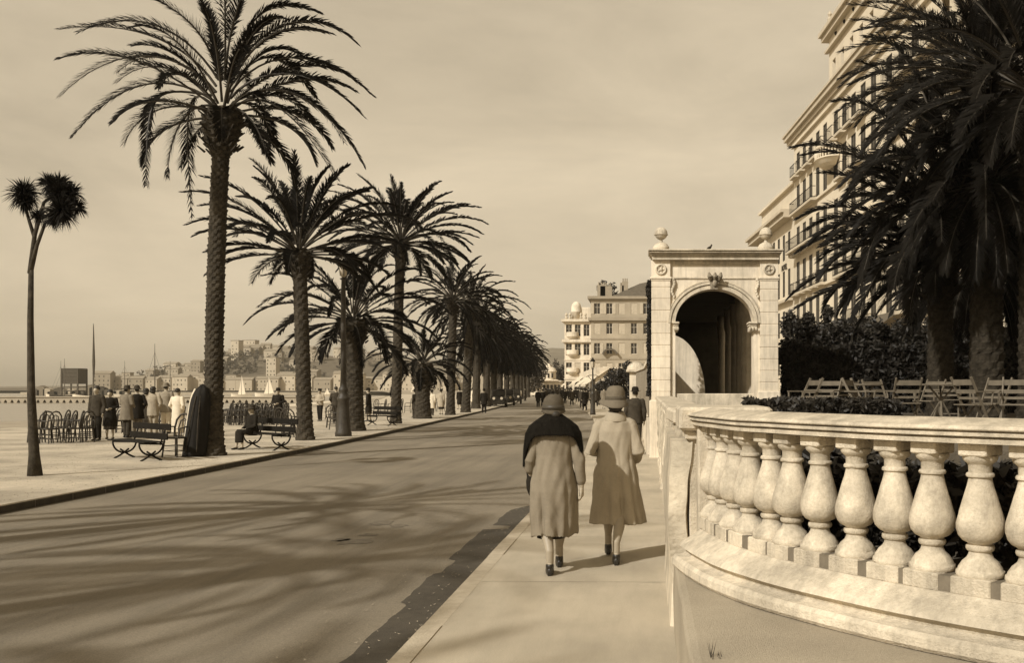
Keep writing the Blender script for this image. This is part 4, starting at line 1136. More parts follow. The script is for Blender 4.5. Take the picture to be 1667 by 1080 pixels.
for k, (px, d, _, w) in enumerate(aw_s):
    xb_ = X(px, d) + 3.4; xa_ = X(px, d)
    t = thing('street_awning', '%s white canvas awning from the far end, slanting over the right pavement' % w, 'awning', (0, 0, 0), 0, G_AW)
    awning(t, 'canvas', [(xb_ + .3, d + 14, 5.0), (xb_ + 2.0, d, 4.6), (xa_ + 1.9, d - .5, 2.2), (xa_ + .2, d + 13.5, 2.2)], .35, M_awn)
    mb = MB()
    for q in ((xa_ + 1.9, d - .5), (xa_ + .2, d + 13.5)): mb.tube([(q[0], q[1], -.2), (q[0], q[1], 2.25)], .04, 6)
    mb.build('pole', M_iron, t)
t = thing('shop_building', 'single storey shop front behind the white awnings', 'shop')
mb = MB(); base_ = [(X(908, 214) + 4.0, 214), (-7.2, 138), (2, 140), (2, 181.5), (-8, 181.5), (-11, 195), (-13, 214)]
mb.prism(base_, -.3, 4.6); mb.build('wall', M_plaster, t)
mb = MB(); a = Vector((base_[0][0], base_[0][1], 0)); c = Vector((base_[1][0], base_[1][1], 0)); dv = (c - a); L = dv.length; dv.normalize(); nn = Vector((dv.y, -dv.x, 0))
if nn.x > 0: nn = -nn
for k in range(int(L / 4)):
    p = a + dv * (k * 4 + 1); q = p + dv * 2.4
    mb.add([p + nn * .02, q + nn * .02, q + nn * .02 + UP * 3, p + nn * .02 + UP * 3], [(0, 1, 2, 3)])
mb.build('shop_window', M_win, t)
# garden wall and white pier nearer, left of the gateway
t = thing('garden_wall', 'grey garden wall with pale base running from the gateway to a capped white pier', 'wall')
mb = MB(); pl = [(.05, 25.0), (-.05, 33), (-.45, 40.5)]
L_ = [(a, b_) for a, b_ in pl]; mb.prism(L_ + [(a + .4, b_) for a, b_ in L_[::-1]], .95, 2.35); mb.build('panel', mat('grey_wall', .26, .9, .15, 2), t)
mb = MB(); mb.prism([(a - .06, b_) for a, b_ in pl] + [(a + .46, b_) for a, b_ in pl[::-1]], -.1, .95); mb.prism([(a - .05, b_) for a, b_ in pl] + [(a + .45, b_) for a, b_ in pl[::-1]], 2.35, 2.45); mb.build('base', M_plaster, t)
t = thing('gate_pier', 'white garden pier with rounded cap beside the walking man', 'pier', (X(1036, 41), 41, 0)); mb = MB()
mb.box(-.28, .28, -.28, .28, -.1, 2.35, 0, 0, .02); mb.build('shaft', M_plaster, t)
mb = MB(); mb.box(-.42, .42, -.42, .42, 2.35, 2.47, 0, 0, .02); mb.lathe([(.4, 2.47), (.38, 2.58), (.28, 2.70), (.12, 2.78), (.001, 2.8)], (0, 0, 0), 16); mb.build('cap', M_stone, t, False)
# ------------------------------------------------------------ garden trees beyond the pier (right pavement)
G_GT = 'dark garden trees along the far right pavement'
for px, py, d, rx, rz, sd, lab in ((1008, 588, 72, 1.1, 1.3, 1, 'dark garden tree in front of the grey block, nearest the white pier'),
                                  (990, 612, 84, 1.0, 1.1, 2, 'dark garden tree over the heads of the two women, middle one'),
                                  (1026, 600, 60, .8, 1.2, 3, 'dark bush right against the white garden pier'),
                                  (975, 622, 98, .9, .9, 4, 'smallest dark garden tree, beside the pavement lamp post')):
    rng = random.Random(sd + 200); x = X(px, d); top = Z(py, d)
    t = thing('garden_tree', lab, 'tree', (x, d, 0), 0, G_GT); mb = MB()
    mb.tube([(0, 0, -.1), (.05, 0, top * .5), (-.05, 0, top * .85)], [.14, .1, .05], 8); 
    for k in range(4): a = k * 1.6; mb.tube([(0, 0, top * .45), (.6 * math.cos(a) * rx, .6 * math.sin(a), top * .8)], [.06, .02], 5)
    mb.build('trunk', M_twig, t)
    mb = MB(); leaves(mb, blob_fn((0, 0, top - rz * .9), (rx, rx, rz), 20, rng), 2600, .12, rng); mb.build('crown', M_bush, t)
# plane-like trees closing the end of the road
G_FT = 'distant trees closing the end of the road'
for k, (px, py, d, rx) in enumerate(((868, 596, 215, 3.0), (878, 606, 235, 3.0), (902, 600, 250, 3.4), (912, 592, 240, 2.6))):
    rng = random.Random(300 + k); x = X(px, d); top = Z(py, d)
    t = thing('street_tree', '%s of the hazy trees at the far end of the road, counted from the palms' % words[k], 'tree', (x, d, -.3), 0, G_FT); mb = MB()
    mb.tube([(0, 0, 0), (.1, 0, top * .6)], [.25, .12], 6); mb.build('trunk', M_twig, t)
    mb = MB(); leaves(mb, blob_fn((0, 0, top - top * .42), (rx, rx, top * .5), 16, rng), 1100, .34, rng); mb.build('crown', M_wood2, t)

# ------------------------------------------------------------ people
def ellring(cx, cy, z, a, b, n=48, fn=None, roll=0):
    out = []
    for k in range(n):
        t = k * 2 * PI / n; r = 1 + (fn(t) if fn else 0)
        out.append((cx + a * r * math.cos(t), cy + b * r * math.sin(t), z))
    return out
def hand(mb, wrist, down, palm_n, s=1.0, curl=.5, side=1):
    """palm + four unequal bent fingers + thumb leaving the side of the palm"""
    wr = Vector(wrist); d_ = Vector(down).normalized(); n_ = Vector(palm_n).normalized(); a_ = d_.cross(n_).normalized() * side
    L = .085 * s
    mb.tube([wr - d_ * .02, wr + d_ * .02, wr + d_ * L], [.021 * s, .024 * s, .026 * s], 10, 0, True, dome=True)
    mb.tube([wr + d_ * .03 + a_ * .014 * s, wr + d_ * L + a_ * .02 * s], [.018 * s, .015 * s], 8, 0, True, dome=True)
    mb.tube([wr + d_ * .03 - a_ * .014 * s, wr + d_ * L - a_ * .02 * s], [.018 * s, .015 * s], 8, 0, True, dome=True)
    for k, (o_, fl_) in enumerate(((-.031, .062), (-.010, .075), (.012, .080), (.033, .070))):
        p = wr + d_ * (L * .95) + a_ * o_ * s; q = []; dd = d_.copy()
        q.append(p - d_ * .015); q.append(p)
        for j in range(3):
            R = Matrix.Rotation(-curl * (.55 + .25 * j) * side, 3, a_) if True else None
            dd = (dd * math.cos(curl * .6) + n_ * math.sin(curl * .6) * (1 + .2 * j)).normalized() if j else (dd + n_ * curl * .25).normalized()
            p = p + dd * fl_ * s * (.45, .32, .25)[j]; q.append(p)
        mb.tube(q, [.0095 * s, .0095 * s, .009 * s, .008 * s, .0065 * s], 8, 0, True, dome=True)
    th = wr + d_ * .03 + a_ * .024 * s
    mb.tube([th, th + a_ * .022 * s + d_ * .022 * s + n_ * .008, th + a_ * .030 * s + d_ * .05 * s + n_ * .02, th + a_ * .026 * s + d_ * .07 * s + n_ * .03], [.012 * s, .011 * s, .0095 * s, .007 * s], 8, 0, True, dome=True)
def head(mb, c, H, fwd=Vector((0, 1, 0)), tilt=0):
    """c = centre of the skull; face towards fwd"""
    c = Vector(c); f = Vector(fwd).normalized(); r = UP.cross(f) * -1; u = UP
    s = H / 1.7
    mb.ell(c + f * .005 * s, (.074 * s, .092 * s, .105 * s), 20, 14, R=Matrix((r, f, u)).transposed())
    mb.ell(c + f * .03 * s - u * .055 * s, (.054 * s, .062 * s, .065 * s), 16, 10, R=Matrix((r, f, u)).transposed())   # jaw
    mb.tube([c + f * .088 * s + u * .012 * s, c + f * .112 * s - u * .028 * s, c + f * .092 * s - u * .036 * s], [.009 * s, .015 * s, .010 * s], 8, dome=True)   # nose
    for k in (-1, 1):
        mb.ell(c + r * k * .077 * s - f * .005 * s - u * .008 * s, (.012 * s, .02 * s, .032 * s), 8, 6, R=Matrix((r, f, u)).transposed())
        mb.ell(c + r * k * .032 * s + f * .080 * s + u * .022 * s, (.020 * s, .012 * s, .008 * s), 8, 6, R=Matrix((r, f, u)).transposed())  # brow
    mb.ell(c + f * .088 * s - u * .06 * s, (.024 * s, .012 * s, .009 * s), 8, 6, R=Matrix((r, f, u)).transposed())   # mouth
    mb.tube([c - u * .17 * s - f * .02 * s, c - u * .06 * s], [.058 * s, .05 * s], 12, dome=True)
def limb(mb, pts, rad, n=14): mb.tube(pts, rad, n, 0, True, dome=True)

# ---------- the two women in front
def wrinkle(o, amp, f=(7, 7, 1.6), dz=3.5):
    me_ = o.data; N_ = len(me_.vertices); cs = [v.co.copy() for v in me_.vertices]; ns_ = [n_.vector.copy() for n_ in me_.vertex_normals]; out = []
    for c, vn in zip(cs, ns_):
        a = noise.noise(Vector((c.x * f[0] + c.z * dz, c.y * f[1], c.z * f[2]))); b_ = noise.noise(Vector((c.x * f[0] * 2.3 - c.z * dz * 1.4, c.y * f[1] * 2.3, c.z * f[2] * 1.7 + 5)))
        k = amp * ((1 - abs(a) * 2.2) * .7 + b_ * .8); out.extend(c + vn * k)
    me_.vertices.foreach_set('co', out); me_.update()
def woman_fur():
    x0, y0 = X(901, 9.1), 9.1
    t = thing('person', 'woman with black fur cape over a beige coat and a dark cloche hat, walking away', 'person', (x0, y0, 0))
    H = 1.62
    # feet: left foot planted behind (nearer), right forward
    lf = Vector((X(892, 8.95) - x0, -.17, .075)); rf = Vector((X(916, 9.4) - x0, .27, .075))
    b = MB()
    lk = Vector((-.075, .02, .47)); rk = Vector((.07, .16, .46)); lh = Vector((-.085, .0, .86)); rh = Vector((.085, .0, .86))
    for h_, k_, f_ in ((lh, lk, lf), (rh, rk, rf)):
        calf = k_.lerp(f_, .33) + Vector((0, -.022, 0))
        limb(b, [h_, k_ + UP * .12, k_, calf, f_ + UP * .13, f_ + UP * .02], [.09, .068, .054, .056, .036, .034])
        limb(b, [f_ + Vector((0, -.03, .0)), f_ + Vector((0, .08, -.025)), f_ + Vector((0, .14, -.04))], [.035, .032, .024])
    b.loft([ellring(0, 0, z, a, c, 24) for z, a, c in ((.80, .10, .09), (.86, .17, .14), (.95, .17, .14), (1.05, .145, .12), (1.15, .15, .125), (1.25, .165, .12), (1.32, .15, .10), (1.38, .07, .07))])
    head(b, (0, .03, 1.512), 1.58)
    # arms: left bent forward with hand in a pocket level, right hanging a little out
    rs = Vector((.16, -.01, 1.28)); re = Vector((.250, -.04, 1.02)); rw_ = Vector((.272, -.03, .79))
    ls = Vector((-.16, -.01, 1.28)); le = Vector((-.225, -.02, 1.03)); lw = Vector((-.215, .10, .86))
    limb(b, [rs, re, rw_], [.052, .040, .027]); limb(b, [ls, le, lw], [.052, .040, .027])
    hand(b, rw_ , (0.01, .02, -1), (-.9, .2, 0), .95, .7, 1)
    hand(b, lw, (.15, .3, -1), (.9, .2, 0), .95, .9, -1)
    b.build('body', M_skin, t, vox=.0065, soft=1)
    # stockings
    s_ = MB()
    for k_, f_ in ((lk, lf), (rk, rf)):
        calf = k_.lerp(f_, .33) + Vector((0, -.022, 0)); limb(s_, [k_ + UP * .05, k_, calf, f_ + UP * .13, f_ + UP * .02], [.062, .058, .060, .040, .038])
    s_.build('stockings', M_hose, t, vox=.008, soft=2)
    for f_, lift in ((lf, 0), (rf, 0)):
        m_ = MB(); o_ = f_ + Vector((0, 0, -.075))
        m_.loft([[(o_.x + w * math.cos(a * PI / 8), o_.y + yy + ll * math.sin(a * PI / 8), o_.z + z) for a in range(16)] for z, w, ll, yy in ((.0, .034, .125, .055), (.012, .040, .135, .055), (.035, .042, .13, .05), (.06, .040, .09, .015), (.085, .040, .06, -.015), (.10, .038, .05, -.02))])
        m_.box(o_.x - .022, o_.x + .022, o_.y - .085, o_.y - .035, 0, .05)
        m_.build('shoe', M_shoe, t, vox=.006, soft=1)
    # coat
    m_ = MB(); rings = []
    prof_ = [(1.36, .075, .075, 0, 0), (1.33, .13, .10, 0, 0), (1.29, .185, .125, 0, 0), (1.2, .19, .14, 0, 0), (1.08, .178, .14, 0, .01), (.98, .185, .155, 0, .012), (.86, .212, .18, .0, .02), (.75, .230, .19, .0, .03), (.62, .228, .195, .01, .06), (.50, .222, .20, .02, .085), (.40, .216, .205, .02, .11), (.335, .212, .205, .02, .125)]
    for z, a, c, cy, am in prof_:
        f1 = lambda q, am=am, z=z: am * (.5 * math.sin(7 * q + 1.2 + (1 - z) * .8) + .35 * math.sin(11 * q + 3 * z) + .3 * math.sin(3 * q + .6)) - (.16 * am / .09) * (math.exp(-((q - 4.15) / .11) ** 2) + .8 * math.exp(-((q - 5.35) / .12) ** 2))
        dz = .007 * am / .09
        r_ = [(p[0], p[1], p[2] + dz * math.sin(k * .2 + 1)) for k, p in enumerate(ellring(0, cy, z, a, c, 96, f1))]
        rings.append(r_)
    inner = [[(p[0] * .93, (p[1] - .02) * .93 + .02, p[2] + .03) for p in rings[-1]], [(p[0] * .93, p[1] * .93, p[2] + .25) for p in rings[-3]]]
    m_.loft(rings + inner)
    limb(m_, [rs + UP * .0, re, re.lerp(rw_, .35) ], [.062, .058, .052]); limb(m_, [re.lerp(rw_, .3), re.lerp(rw_, .8)], [.052, .042])
    limb(m_, [ls, le, le.lerp(lw, .45)], [.062, .060, .052])
    wrinkle(m_.build('coat', M_coatA, t, vox=.0065, soft=1), .011)
    m_ = MB(); m_.tube([lw + UP * .09, lw - UP * .08 + Vector((.01, .01, 0))], [.055, .048], 12, dome=True)
    m_.tube([lw + Vector((-.01, 0, -.02)), lw + Vector((.0, .0, -.10)), lw + Vector((0, .01, -.15))], [.045, .05, .03], 12, dome=True)
    m_.build('handbag', M_blk, t, vox=.01, soft=1)
    # dark petticoat edge
    m_ = MB(); m_.loft([ellring(-.02, .01, .312, .14, .13, 40, lambda q: .03 * math.sin(5 * q)), ellring(-.02, .01, .34, .14, .13, 40), ellring(-.02, .01, .40, .12, .11, 40)]); m_.build('slip_hem', M_blk, t, True)
    # fur cape
    m_ = MB(); rings = []
    def fz(q, amp): # hem drops over the arms, rises at the back centre
        return -amp * abs(math.cos(q)) ** 7 + amp * .10 * max(0, -math.sin(q))
    for z, a, c, am in ((1.465, .075, .08, 0), (1.44, .11, .11, 0), (1.40, .17, .14, .0), (1.35, .235, .165, .0), (1.30, .272, .185, .02), (1.265, .290, .195, .10), (1.235, .296, .195, .22)):
        rings.append([(p[0], p[1], p[2] + fz(k * 2 * PI / 64, am) * 1.25) for k, p in enumerate(ellring(0, 0, z, a, c, 64, lambda q: .02 * math.sin(13 * q)))])
    for z, s2, am in ((1.245, .93, .22), (1.28, .90, .09), (1.36, .7, .0)):
        rings.append([(p[0], p[1], p[2] + fz(k * 2 * PI / 64, am) * 1.2) for k, p in enumerate(ellring(0, 0, z, .29 * s2, .185 * s2, 64))])
    m_.loft(rings)
    cape = m_.build('fur_cape', M_fur, t, vox=.009, soft=2)
    # fur fibres
    rng = random.Random(5); mf = MB(); me_ = cape.data; nv = len(me_.vertices)
    for k in range(5200):
        v = me_.vertices[rng.randrange(nv)]; n_ = Vector(v.normal); p = Vector(v.co)
        dr = (n_ * .8 - UP * .9 + Vector((rng.gauss(0, .3), rng.gauss(0, .3), 0))).normalized() * rng.uniform(.012, .026); w = dr.cross(n_); 
        if w.length < 1e-6: continue
        w = w.normalized() * .0016; mf.add([p - w, p + w, p + dr], [(0, 1, 2)])
    mf.build('fur_hairs', M_fur, cape)
    # hat: cloche
    m_ = MB(); hc = Vector((0, .02, 1.52))
    rings = []
    for z, a, c, yo in ((-.045, .112, .125, -.0), (-.035, .118, .132, .0), (-.02, .110, .122, 0), (.0, .102, .115, 0), (.03, .102, .115, 0), (.06, .098, .11, 0), (.09, .086, .098, 0), (.112, .062, .07, 0), (.122, .03, .035, 0)):
        rings.append([(hc.x + a * math.cos(k * PI / 20), hc.y + yo + c * math.sin(k * PI / 20), hc.z + z + (.022 * math.sin(k * PI / 20) if z < -.01 else 0) + .004 * math.sin(z * 260)) for k in range(40)])
    m_.loft(rings); hat = m_.build('hat', M_hatA, t, True)
    m_ = MB(); m_.loft([[(hc.x + a * math.cos(k * PI / 20), hc.y + c * math.sin(k * PI / 20), hc.z + z) for k in range(40)] for z, a, c in ((-.018, .112, .124), (-.018, .1135, .1255), (.022, .1055, .1185), (.022, .103, .116))], 0, False)
    m_.build('hat_band', M_band, hat, True)
    # low bun of hair under the hat
    m_ = MB(); m_.ell((0, -.04, 1.475), (.085, .06, .055), 14, 8); m_.ell((.02, -.085, 1.455), (.045, .035, .032), 12, 8); m_.build('hair', M_hair, t, vox=.008)
    t.rotation_euler = (0, 0, .10); t.scale = (.95, .95, 1)
    return t
def woman_coat():
    x0, y0 = X(1002, 9.75), 9.75
    t = thing('person', 'woman in a long pale flared coat and brimmed grey hat, walking away', 'person', (x0, y0, 0))
    b = MB()
    rf = Vector((.005, -.30, .075)); lf = Vector((-.075, .22, .095))
    lk = Vector((-.07, .12, .48)); rk = Vector((.05, -.06, .47)); lh = Vector((-.085, 0, .88)); rh = Vector((.085, 0, .88))
    for h_, k_, f_ in ((lh, lk, lf), (rh, rk, rf)):
        calf = k_.lerp(f_, .33) + Vector((0, -.022, 0))
        limb(b, [h_, k_ + UP * .12, k_, calf, f_ + UP * .13, f_ + UP * .02], [.09, .066, .052, .054, .034, .033])
        limb(b, [f_ + Vector((0, -.03, .0)), f_ + Vector((0, .08, -.025)), f_ + Vector((0, .14, -.04))], [.035, .032, .024])
    b.loft([ellring(0, 0, z, a, c, 24) for z, a, c in ((.82, .10, .09), (.88, .165, .14), (.97, .165, .14), (1.08, .135, .115), (1.2, .15, .125), (1.3, .165, .12), (1.37, .15, .10), (1.43, .065, .065))])
    head(b, (0, .03, 1.565), 1.62)
    rs = Vector((.168, -.01, 1.32)); re = Vector((.235, -.05, 1.07)); rw_ = Vector((.22, .14, .98))
    ls = Vector((-.168, -.01, 1.32)); le = Vector((-.265, -.04, 1.07)); lw = Vector((-.16, .16, 1.05))
    limb(b, [rs, re, rw_], [.05, .038, .026]); limb(b, [ls, le, lw], [.05, .038, .026])
    hand(b, rw_, (-.2, .9, -.3), (-.8, 0, -.4), .95, .8, 1); hand(b, lw, (.5, .8, -.1), (.3, 0, -.9), .95, .8, -1)
    b.build('body', M_skin, t, vox=.0065, soft=1)
    s_ = MB()
    for k_, f_ in ((lk, lf), (rk, rf)):
        calf = k_.lerp(f_, .33) + Vector((0, -.022, 0)); limb(s_, [k_ + UP * .05, k_, calf, f_ + UP * .13, f_ + UP * .02], [.060, .056, .058, .038, .037])
    s_.build('stockings', M_hose, t, vox=.008, soft=2)
    for f_ in (lf, rf):
        m_ = MB(); o_ = f_ + Vector((0, 0, -.075))
        m_.loft([[(o_.x + w * math.cos(a * PI / 8), o_.y + yy + ll * math.sin(a * PI / 8), o_.z + z) for a in range(16)] for z, w, ll, yy in ((.0, .034, .125, .055), (.012, .040, .135, .055), (.035, .042, .13, .05), (.06, .040, .09, .015), (.085, .040, .06, -.015), (.10, .038, .05, -.02))])
        m_.box(o_.x - .022, o_.x + .022, o_.y - .085, o_.y - .035, o_.z, o_.z + .05)
        m_.build('shoe', M_shoe, t, vox=.006, soft=1)
    m_ = MB(); rings = []
    prof_ = [(1.41, .07, .07, 0, 0, 0), (1.39, .115, .095, 0, 0, 0), (1.36, .17, .115, 0, 0, 0), (1.27, .198, .135, 0, 0, 0), (1.12, .185, .14, 0, .01, 0), (1.0, .195, .15, 0, .015, 0), (.88, .215, .17, .0, .02, .005), (.76, .225, .18, .0, .03, .02), (.63, .235, .185, .01, .045, .045), (.50, .245, .19, .02, .06, .06), (.41, .25, .195, .02, .07, .085), (.36, .256, .20, .02, .075, .10)]
    for z, a, c, cy, am, sx in prof_:
        def f1(q, am=am, z=z):
            v = am * (.45 * math.sin(6 * q + .8) + .35 * math.sin(10 * q + 2 * z))
            for c0, dp in ((4.95, .26), (4.35, .14), (5.55, .22)): v -= dp * (am / .075) * math.exp(-((q - c0) / .10) ** 2)
            v += (am / .075) * .12 * math.exp(-((q - 5.25) / .15) ** 2)
            return v
        rings.append([(p[0] + sx * (.5 + .5 * math.cos(k * 2 * PI / 120)) * .6, p[1], p[2]) for k, p in enumerate(ellring(0, cy, z, a, c, 120, f1))])
    m_.loft(rings)
    limb(m_, [rs, re, re.lerp(rw_, .85)], [.062, .060, .048]); limb(m_, [ls, le, le.lerp(lw, .85)], [.062, .060, .048])
    limb(m_, [Vector((-.05, 0, 1.385)), ls + Vector((.015, 0, .005))], [.055, .062]); limb(m_, [Vector((.05, 0, 1.385)), rs + Vector((-.015, 0, .005))], [.055, .062])
    coat = m_.build('coat', M_coatB, t, vox=.0065, soft=1); wrinkle(coat, .011)
    # rolled collar
    m_ = MB(); m_.loft([[(r * 1.05 * math.cos(k * PI / 16), .0 + r * math.sin(k * PI / 16), z + .012 * math.sin(k * PI / 16)) for k in range(32)] for r, z in ((.07, 1.40), (.12, 1.375), (.122, 1.385), (.105, 1.42), (.082, 1.462), (.07, 1.47), (.06, 1.42))], 0, True)
    m_.build('collar', M_coatB, coat, True)
    # hat with drooping brim, deeper to the left and front
    m_ = MB(); hc = Vector((-.0, .03, 1.60)); rings = []
    for z, a, c in ((-.060, .142, .155), (-.068, .155, .168), (-.064, .158, .170), (-.042, .138, .150), (-.022, .112, .122), (-.012, .103, .114), (.03, .101, .112), (.07, .095, .106), (.10, .082, .092), (.118, .055, .06), (.124, .02, .02)):
        rings.append([(hc.x + a * math.cos(k * PI / 20) - (.02 if z < -.03 else 0), hc.y + c * math.sin(k * PI / 20), hc.z + z + (-.012 * math.cos(k * PI / 20) + (.012 * math.cos(2 * k * PI / 20)) + (.02 * math.sin(k * PI / 20)) if z < -.03 else 0)) for k in range(40)])
    m_.loft(rings); hat = m_.build('hat', M_hatB, t, True)
    m_ = MB(); m_.loft([[(hc.x + a * math.cos(k * PI / 20), hc.y + c * math.sin(k * PI / 20), hc.z + z) for k in range(40)] for z, a, c in ((-.02, .107, .119), (-.018, .110, .121), (.015, .1055, .1165), (.015, .103, .114))], 0, False)
    m_.build('hat_band', M_hatA, hat, True)
    m_ = MB(); m_.ell((0, -.045, 1.52), (.082, .055, .065), 14, 8); m_.build('hair', M_hair, t, vox=.01)
    t.rotation_euler = (0, 0, .04); t.scale = (.95, .95, 1)
    return t
woman_fur(); woman_coat()

# ---------- smaller figures
def person(label, px, d, H, face, top, topm, bot, botm, hat=None, hatm=None, group=None, seed=0, arms='hang', stride=.12, vox=.018, hem=.5, z0=0, sit=False, x=None):
    """face: heading in radians, 0 = looking away along +Y"""
    rng = random.Random(seed); s = H / 1.72
    t = thing('person', label, 'person', (X(px, d) if x is None else x, d, z0), face, group)
    V = lambda a, b_, c: Vector((a * s, b_ * s, c * s))
    b = MB(); st = stride
    if sit:
        hz = .50; hp_ = [V(-.09, 0, hz), V(.09, 0, hz)]; kn = [V(-.10, .42, .50), V(.10, .42, .50)]; ft = [V(-.10, .40, .07), V(.12, .46, .07)]; up = -.40
    else:
        hz = .90; hp_ = [V(-.09, 0, hz), V(.09, 0, hz)]; kn = [V(-.09, st * .5 + .02, .49), V(.09, -st * .3 + .02, .49)]; ft = [V(-.10, st, .07), V(.10, -st, .07)]; up = 0
    for h_, k_, f_ in zip(hp_, kn, ft):
        limb(b, [h_, h_.lerp(k_, .5), k_, k_.lerp(f_, .35) - Vector((0, .015, 0)), f_ + V(0, 0, .03)], [.085 * s, .07 * s, .055 * s, .052 * s, .035 * s], 10)
        limb(b, [f_, f_ + V(0, .14, -.03)], [.037 * s, .028 * s], 8)
    b.loft([ellring(0, 0, (z + up) * s, a * s, c * s, 16) for z, a, c in ((.85, .11, .09), (.92, .16, .12), (1.05, .14, .11), (1.2, .16, .12), (1.36, .19, .11), (1.44, .14, .09), (1.48, .06, .06))])
    head(b, V(0, .03, 1.60 + up), 1.7 * s)
    sh = [V(-.19, 0, 1.40 + up), V(.19, 0, 1.40 + up)]
    pos = {'hang': ((-.25, -.02, 1.12), (-.24, .06, .87), (.25, -.02, 1.12), (.24, .06, .87)),
           'front': ((-.25, .0, 1.14), (-.10, .22, 1.08), (.25, 0, 1.14), (.10, .22, 1.06)),
           'pocket': ((-.27, -.06, 1.13), (-.18, .08, .95), (.27, -.06, 1.13), (.18, .08, .95)),
           'one': ((-.25, -.02, 1.12), (-.24, .06, .87), (.26, -.02, 1.15), (.14, .2, 1.2)),
           'lap': ((-.24, .05, 1.12), (-.10, .28, 1.02), (.24, .05, 1.12), (.10, .28, 1.02))}[arms]
    P4 = [V(a[0], a[1], a[2] + up) for a in pos]
    for sx, e, w in ((0, P4[0], P4[1]), (1, P4[2], P4[3])):
        limb(b, [sh[sx], e, w], [.05 * s, .04 * s, .028 * s], 10)
        dn = (w - e).normalized(); hand(b, w, dn, Vector((.8 if sx == 0 else -.8, .3, 0)), s, .5, 1 if sx else -1)
    b.build('body', M_skin, t, vox=vox, soft=1)
    # trousers or stockings/skirt
    if bot == 'trousers':
        m_ = MB()
        for h_, k_, f_ in zip(hp_, kn, ft): limb(m_, [h_ + V(0, 0, .02), k_, f_ + V(0, 0, .04)], [.105 * s, .08 * s, .068 * s], 12)
        m_.loft([ellring(0, 0, (z + up) * s, a * s, c * s, 16) for z, a, c in ((.84, .13, .11), (.92, .175, .135), (1.06, .155, .12))])
        m_.build('trousers', botm, t, vox=vox)
    else:
        m_ = MB()
        if sit: m_.loft([ellring(0, .0, .42 * s, .19 * s, .16 * s, 20), ellring(0, .22 * s, .50 * s, .2 * s, .33 * s, 20), ellring(0, .2 * s, .62 * s, .19 * s, .3 * s, 20)]); m_.loft([ellring(0, .44 * s, .22 * s, .17 * s, .1 * s, 20), ellring(0, .42 * s, .56 * s, .16 * s, .12 * s, 20)])
        else: m_.loft([ellring(0, 0, z * s, a * s, c * s, 32, lambda q, am=am: am * math.sin(7 * q)) for z, a, c, am in ((hem - .12, .20, .17, .06), (.7, .19, .15, .04), (1.05, .15, .12, 0))])
        m_.build('skirt', botm, t, vox=vox)
    for f_ in ft:
        m_ = MB(); limb(m_, [f_ + V(0, -.05, -.025), f_ + V(0, .06, -.03), f_ + V(0, .15, -.04)], [.042 * s, .042 * s, .03 * s], 8); m_.build('shoe', M_shoe, t, vox=vox * .8)
    hz_ = hem if not sit else .9
    m_ = MB(); wf = .24 if top == 'coat' else .205; cc = .18 if top == 'coat' else .15
    rr = [(hz_, wf, cc, .05), ((hz_ + 1.1) / 2, (wf + .18) / 2, cc * .95, .02), (1.12, .18, .14, 0), (1.3, .195, .14, 0), (1.41, .185, .11, 0), (1.475, .08, .075, 0)]
    m_.loft([ellring(0, 0, (z + up) * s, a * s, c * s, 32, lambda q, am=am: am * math.sin(6 * q + seed)) for z, a, c, am in rr])
    for sx, e, w in ((0, P4[0], P4[1]), (1, P4[2], P4[3])): limb(m_, [sh[sx], e, e.lerp(w, .9)], [.068 * s, .06 * s, .046 * s], 10)
    m_.build('coat' if top == 'coat' else 'jacket', topm, t, vox=vox, soft=1)
    hc = V(0, .02, 1.66 + up)
    if hat is None or hat == 'hair' or hat == 'bob':
        m_ = MB(); k = 1.0 if hat != 'bob' else 1.12
        m_.ell(hc + V(0, -.02, .012), (.090 * k * s, .104 * k * s, .092 * s), 14, 10)
        if hat == 'bob': m_.ell(hc + V(0, -.045, -.07), (.1 * s, .075 * s, .09 * s), 14, 10)
        m_.build('hair', hatm or M_hair, t, vox=.014)
    else:
        m_ = MB(); rings = []
        brim = {'fedora': .155, 'bowler': .135, 'cloche': .115, 'wide': .19, 'cap': .1}[hat]
        for z, a in ((-.02, brim * .97), (-.015, brim), (-.008, brim), (.0, .098), (.04, .095), (.09, .085), (.115, .06), (.12, .02)):
            rings.append([(hc.x + a * s * math.cos(k * PI / 12), hc.y + a * 1.12 * s * math.sin(k * PI / 12) + (.03 * s if hat == 'cap' and a < .09 else 0), hc.z + z * s + (.012 * s * math.cos(2 * k * PI / 12) if a > .11 else 0)) for k in range(24)])
        m_.loft(rings); ho = m_.build('hat', hatm or M_blk, t, True)
        m_ = MB(); m_.ell(hc + V(0, -.045, -.06), (.075 * s, .055 * s, .05 * s), 10, 8); m_.build('hair', M_hair, t, vox=.014)
    return t
PIN = math.pi
G_P = 'group of people standing on the promenade by the chairs'
person('bareheaded young man in dark open suit facing the camera beside a woman in black', 158, 31.6, 1.74, PIN - .1, 'jacket', M_drk, 'trousers', M_blk, 'hair', None, G_P, 1, 'hang', .05, hem=.78)
person('woman in black coat with curly hair holding a handbag next to the suited young man', 179, 32.6, 1.62, PIN + .3, 'coat', M_blk, 'skirt', M_drk, 'bob', None, G_P, 2, 'front', .03, hem=.46)
person('man in light overcoat and dark hat with his back turned, left of the standing group', 206, 33.4, 1.74, -.3, 'coat', M_mid, 'trousers', M_drk, 'fedora', M_drk, G_P, 3, 'front', .05, hem=.6)
person('man in black overcoat and dark bowler in the middle of the standing group', 223, 34.2, 1.74, .5, 'coat', M_blk, 'trousers', M_mid, 'fedora', M_drk, G_P, 4, 'pocket', .05, hem=.62)
person('dark haired woman half hidden between the black overcoat and the belted light jacket', 238, 36.0, 1.66, 0, 'coat', M_drk, 'skirt', M_drk, 'bob', None, G_P, 5, 'hang', .03, hem=.5)
